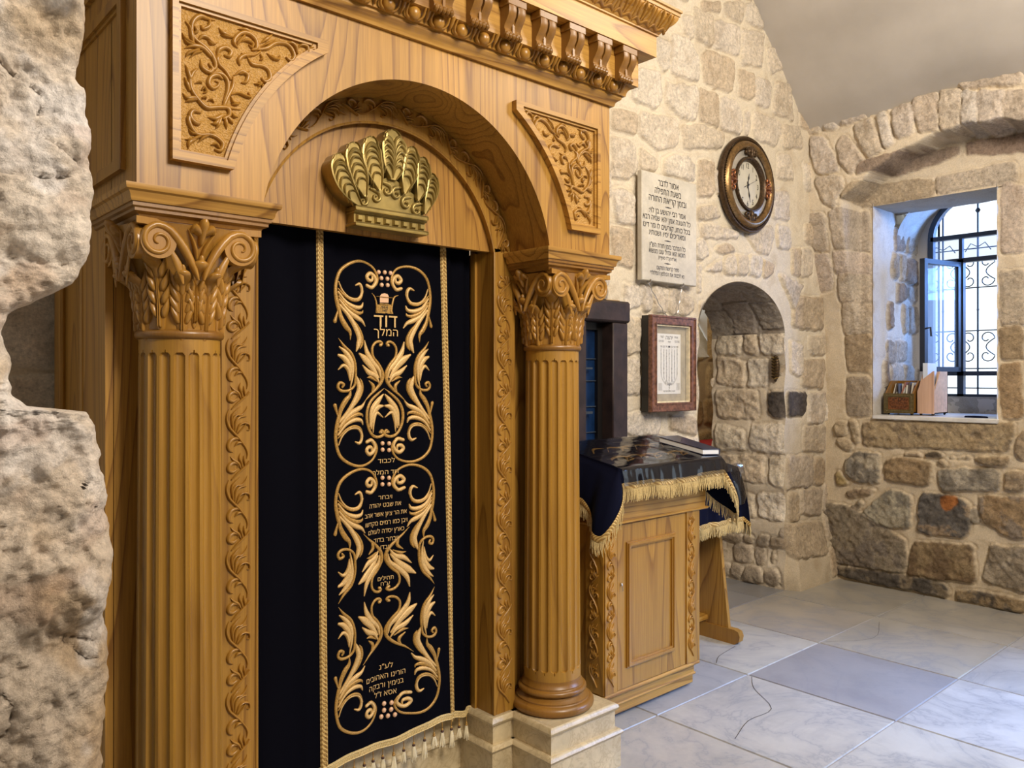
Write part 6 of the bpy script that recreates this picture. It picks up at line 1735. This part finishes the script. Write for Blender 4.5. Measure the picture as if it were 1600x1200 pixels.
# draped cloths -----------------------------------------------------------
def drape(name, rectp, ztop, drop, label, seed=1, side_drop=None, slope=None, velvet='velvet_blue', cols=1.0):
    """rectp = x0, x1, y0, y1 of the table edge; drop(s_frac, side) -> skirt length"""
    x0, x1, y0, y1 = rectp; r = .03
    zt = (lambda x, y: ztop) if slope is None else slope
    root = empty(name); tag(root, label, 'tablecloth')
    # perimeter with rounded corners, going round anticlockwise starting at the back left
    per = []
    sides = [((x0, y1), (x0, y0)), ((x0, y0), (x1, y0)), ((x1, y0), (x1, y1)), ((x1, y1), (x0, y1))]
    for si, (a, b_) in enumerate(sides):
        L = math.hypot(b_[0] - a[0], b_[1] - a[1]); d = ((b_[0] - a[0]) / L, (b_[1] - a[1]) / L); n = (d[1] * 1, -d[0] * 1)
        n = (d[1], -d[0])
        if (a[0] + b_[0]) / 2 + n[0] - (x0 + x1) / 2 and ((a[0] + b_[0]) / 2 - (x0 + x1) / 2) * n[0] + ((a[1] + b_[1]) / 2 - (y0 + y1) / 2) * n[1] < 0: n = (-n[0], -n[1])
        m = int(L / .009)
        for k in range(m + 1):
            q = k / m; per.append((a[0] + d[0] * L * q, a[1] + d[1] * L * q, n[0], n[1], si, q))
        # turn the corner
        d2 = sides[(si + 1) % 4]; L2 = math.hypot(d2[1][0] - d2[0][0], d2[1][1] - d2[0][1]); n2 = ((d2[1][1] - d2[0][1]) / L2, -(d2[1][0] - d2[0][0]) / L2)
        mx_, my_ = (d2[0][0] + d2[1][0]) / 2 - (x0 + x1) / 2, (d2[0][1] + d2[1][1]) / 2 - (y0 + y1) / 2
        if mx_ * n2[0] + my_ * n2[1] < 0: n2 = (-n2[0], -n2[1])
        for k in range(1, 12):
            t = k / 12; nn = (n[0] * (1 - t) + n2[0] * t, n[1] * (1 - t) + n2[1] * t); l = math.hypot(*nn)
            per.append((b_[0], b_[1], nn[0] / l, nn[1] / l, si + .5, t))
    NR = 16; V = []; rng = random.Random(seed); ph = rng.uniform(0, 6)
    acc = 0; prev = None; rows = []
    for (x, y, nx_, ny_, si, q) in per:
        if prev: acc += math.hypot(x - prev[0], y - prev[1]) + (.006 if si != int(si) else 0)
        prev = (x, y)
        Ld, flare = drop(si, q)
        wav = .010 * math.sin(acc * 34 + ph) + .006 * math.sin(acc * 71 + 1.3)
        col = []
        for k in range(NR + 1):
            t = k / NR; dz = Ld * t
            out = .006 + flare * math.sin(t * PI / 2) + wav * t
            if t < .12: out *= t / .12 * .9 + .1
            col.append((x + nx_ * out, y + ny_ * out, zt(x, y) + .006 - dz + (.0 if t > 0 else 0)))
        rows.append(col)
    n = len(rows)
    mb = MB()
    mb.add([p for c in rows for p in c], [(i * (NR + 1) + k, i * (NR + 1) + k + 1, ((i + 1) % n) * (NR + 1) + k + 1, ((i + 1) % n) * (NR + 1) + k) for i in range(n) for k in range(NR)])
    # top
    gx = 30; gy = 24; Vt = []
    for j in range(gy + 1):
        for i in range(gx + 1):
            x = x0 + (x1 - x0) * i / gx; y = y0 + (y1 - y0) * j / gy
            Vt.append((x, y, zt(x, y) + .006 + .0025 * math.sin(x * 31 + y * 9) * (0 < i < gx) * (0 < j < gy)))
    mb.add(Vt, [(j * (gx + 1) + i, j * (gx + 1) + i + 1, (j + 1) * (gx + 1) + i + 1, (j + 1) * (gx + 1) + i) for i in range(gx) for j in range(gy)])
    cl = mb.build('velvet_cloth', M[velvet], root, True, 80)
    # braid and fringe along the lower edge
    br = MB(); frg = MB(); 
    edge_ = [c[-1] for c in rows]; up_ = [c[-2] for c in rows]
    V = []; m = len(edge_)
    for i in range(m):
        e = Vector(edge_[i]); u_ = Vector(up_[i]); d = (u_ - e).normalized(); nx_, ny_ = per[i][2], per[i][3]
        o = Vector((nx_, ny_, 0)) * .004
        V += [tuple(e - d * .004 + o), tuple(e + d * .010 + o * 1.8), tuple(e + d * .022 + o)]
    br.add(V, [(i * 3 + k, i * 3 + k + 1, ((i + 1) % m) * 3 + k + 1, ((i + 1) % m) * 3 + k) for i in range(m) for k in range(2)])
    br.build('braid', M['braid'], root, True, 60)
    for i in range(m):
        for s_ in (0, .5):
            e = Vector(edge_[i]).lerp(Vector(edge_[(i + 1) % m]), s_); nx_, ny_ = per[i][2], per[i][3]
            L = .062 + rng.uniform(-.008, .006)
            j1 = rng.uniform(-.004, .004); j2 = rng.uniform(-.008, .008)
            tn = (-ny_, nx_)
            frg.tube([tuple(e), (e.x + nx_ * .004 + tn[0] * j1, e.y + ny_ * .004 + tn[1] * j1, e.z - L * .5), (e.x + nx_ * .002 + tn[0] * j2, e.y + ny_ * .002 + tn[1] * j2, e.z - L)], [.0026, .0024, .0014], 4, caps=False)
    tag(frg.build('fringe', M['fringe'], root, True, 60), kind='stuff')
    return root, zt
def drop1(si, q):
    # 0 left, 1 front, 2 right, 3 back; between = corners.  The corners of the cloth stand out sideways as ears.
    if si == 0: k = float(sstep(.62, .97, q)); return .19 + .105 * k, .05 + .055 * k
    if si == .5: k = float(sstep(0, 1, q)); return .295 - .205 * k, .105 - .085 * k
    if si == 1: return .088 - .006 * math.sin(q * 9), .016
    if si == 1.5: k = float(sstep(0, 1, q)); return .09 + .20 * k, .016 + .095 * k
    if si == 2: k = float(sstep(.38, .03, q)); return .20 + .09 * k, .04 + .07 * k
    if si == 3: return .1, .02
    return .2, .05
c1, zt1 = drape('tablecloth', (2.575, 3.335, 2.215, 2.615), 1.116, drop1, 'navy velvet cloth with gold fringe draped over the panelled oak cabinet', slope=lambda x, y: TZ(y) + .002)
def drop2(si, q):
    if si in (0, 1): return .30, .02
    if si == 1.5: return .33, .06
    if si == 2: return .28, .05
    return .30, .03
# second lectern behind, with its own cloth
lc = empty('trestle_lectern'); tag(lc, 'oak lectern with curved side boards and sledge feet, half hidden behind the cabinet', 'lectern')
def sideb(x, name='side_board'):
    mb = MB(); pr = [(2.90, .07), (2.56, .07), (2.575, .20), (2.60, .40), (2.625, .62), (2.63, .95), (2.90, 1.02)]
    mb.prism(pr, x, x + .024, 'X'); s_ = mb.build(name, M['oak_bold'], lc)
    mb = MB(); pr = [(2.95, .0), (2.52, .0), (2.492, .02), (2.485, .05), (2.495, .075), (2.52, .083), (2.95, .083)]
    mb.prism(pr, x - .008, x + .034, 'X'); mb.build('foot', M['oak_carved'], lc, True, 40)
sideb(3.93); sideb(3.50)
mb = MB(); mb.box(3.52, 3.94, 2.70, 2.76, .10, .13, bev=.004); mb.build('footrest', M['oak_x'], lc, True)
mb = MB(); mb.prism([(2.55, .955), (2.55, .975), (2.92, 1.05), (2.92, 1.03)], 3.47, 3.99, 'X'); mb.build('desk_top', M['oak_x'], lc)
c2_, zt2 = drape('tablecloth', (3.46, 4.00, 2.545, 2.905), 1.0, drop2, 'navy velvet cloth with gold fringe hanging over the lectern behind the cabinet', seed=4, slope=lambda x, y: .985 + (y - 2.545) * .20)

# clear plastic sheet over the cabinet cloth
mb = MB(); NX, NY = 90, 46; V = []
for j in range(NY + 1):
    for i in range(NX + 1):
        u_ = i / NX; v_ = j / NY
        x = 2.565 + (3.36 - 2.565) * u_; q = v_ * .49 - .085        # q: distance back from the front edge
        wr = float(fbm(np.array(x * 5.5), np.array(q * 9), 131, 3)) * .022 + .004 * math.sin(x * 40)
        if q < 0:
            z = 1.128 + q * .95; y = 2.198 - .012 + q * .12 - (.9 * float(fbm(np.array(x * 19), np.array(q * 6), 141, 3)) * .010 + .004) * min(1, -q / .05)
        else:
            z = TZ(2.205 + q) + .013 + max(0, wr) * .45 * min(1, q / .05); y = 2.205 + q
        y = min(y, 2.885)
        V.append((x, y, z))
mb.add(V, [(j * (NX + 1) + i, j * (NX + 1) + i + 1, (j + 1) * (NX + 1) + i + 1, (j + 1) * (NX + 1) + i) for i in range(NX) for j in range(NY)])
tag(mb.build('plastic_sheet', M['plastic'], None, True, 80), 'clear glossy plastic sheet lying over the cloth on the cabinet', 'plastic sheet')
# embroidered gold swirls showing on the cloth under the sheet
mb = MB(); f = lambda x, y, h: (x, y, TZ(y) + .008 + h)
rng = random.Random(9)
for k in range(7):
    xx = 2.62 + k * .10
    mb.stroke([(xx, 2.28, .003), (xx + .05, 2.33, .007), (xx + .13, 2.35, .008), (xx + .17, 2.31, .006), (xx + .12, 2.29, .004)], f, .003, sub=5)
    mb.stroke([(xx + .03, 2.42, .003), (xx + .10, 2.48, .007), (xx + .2, 2.45, .003)], f, .003, sub=5)
mb.build('gold_embroidery', M['gold_thread'], c1, True)
# side flap of plastic on the far right lectern
mb = MB(); V = []
for j in range(15):
    for i in range(20):
        u_ = i / 19; v_ = j / 14; a = v_ * PI * .55
        V.append((3.72 + .30 * u_ + .006 * math.sin(v_ * 9), 2.56 - .055 * math.sin(a) - .012 * math.sin(u_ * 11) * v_ - .02, 1.012 - .22 * v_ ** 1.4 + .004 * math.sin(u_ * 9)))
mb.add(V, [(j * 20 + i, j * 20 + i + 1, (j + 1) * 20 + i + 1, (j + 1) * 20 + i) for i in range(19) for j in range(14)])
tag(mb.build('plastic_flap', M['plastic'], None, True, 80), 'glossy plastic flap hanging over the cloth of the lectern behind', 'plastic sheet')
# prayer book
bkr = empty('prayer_book'); tag(bkr, 'closed navy prayer book lying at the right end of the cloth-covered cabinet', 'book')
BC = [Vector(p) for p in ((3.215, 2.235), (3.325, 2.215), (3.185, 2.475), (3.335, 2.47))]     # near left, near right, far left, far right
def bpt(u, v, z):
    a = BC[0].lerp(BC[1], u); b_ = BC[2].lerp(BC[3], u); p = a.lerp(b_, v); return (p.x, p.y, TZ(p.y) + .016 + z)
def bslab(mb, u0, u1, v0, v1, z0, z1):
    V = [bpt(u, v, z) for u in (u0, u1) for v in (v0, v1) for z in (z0, z1)]
    mb.add(V, [(0, 1, 3, 2), (4, 6, 7, 5), (0, 4, 5, 1), (2, 3, 7, 6), (0, 2, 6, 4), (1, 5, 7, 3)])
mb = MB(); bslab(mb, 0, 1, 0, 1, .025, .028); bslab(mb, 0, 1, 0, 1, 0, .003); bslab(mb, .97, 1, 0, 1, 0, .028); mb.build('cover', M['book'], bkr)
mb = MB(); bslab(mb, .02, .98, .015, .985, .003, .025); mb.build('page_block', M['paper'], bkr)
# carved brass case on the door jamb
mb = MB(); f = lambda y, z, h: (5.168 - h, y, z)
mb.stroke([(2.985, 1.48, .010), (2.985, 1.52, .026), (2.985, 1.60, .030), (2.985, 1.645, .014)], f, .018, sub=5)
for k in range(7):
    z = 1.49 + k * .022
    for g in (-1, 1): mb.stroke([(2.985, z, .003), (2.985 + g * .014, z + .012, .004), (2.985 + g * .026, z + .018, .002)], f, .026, sub=3)
o = mb.build('mezuzah_case', M['bronze_dark'], None, True, 50); mb = MB()
for k in range(8):
    z = 1.487 + k * .021
    for g in (-1, 1): mb.stroke([(2.985, z, .002), (2.985 + g * .012, z + .010, .003), (2.985 + g * .024, z + .016, .001)], f, .029, sub=3)
mb.build('brass_chevrons', M['brass'], o, True, 50); tag(o, 'small dark carved case with brass chevrons fixed to the stone jamb of the arched doorway', 'mezuzah')
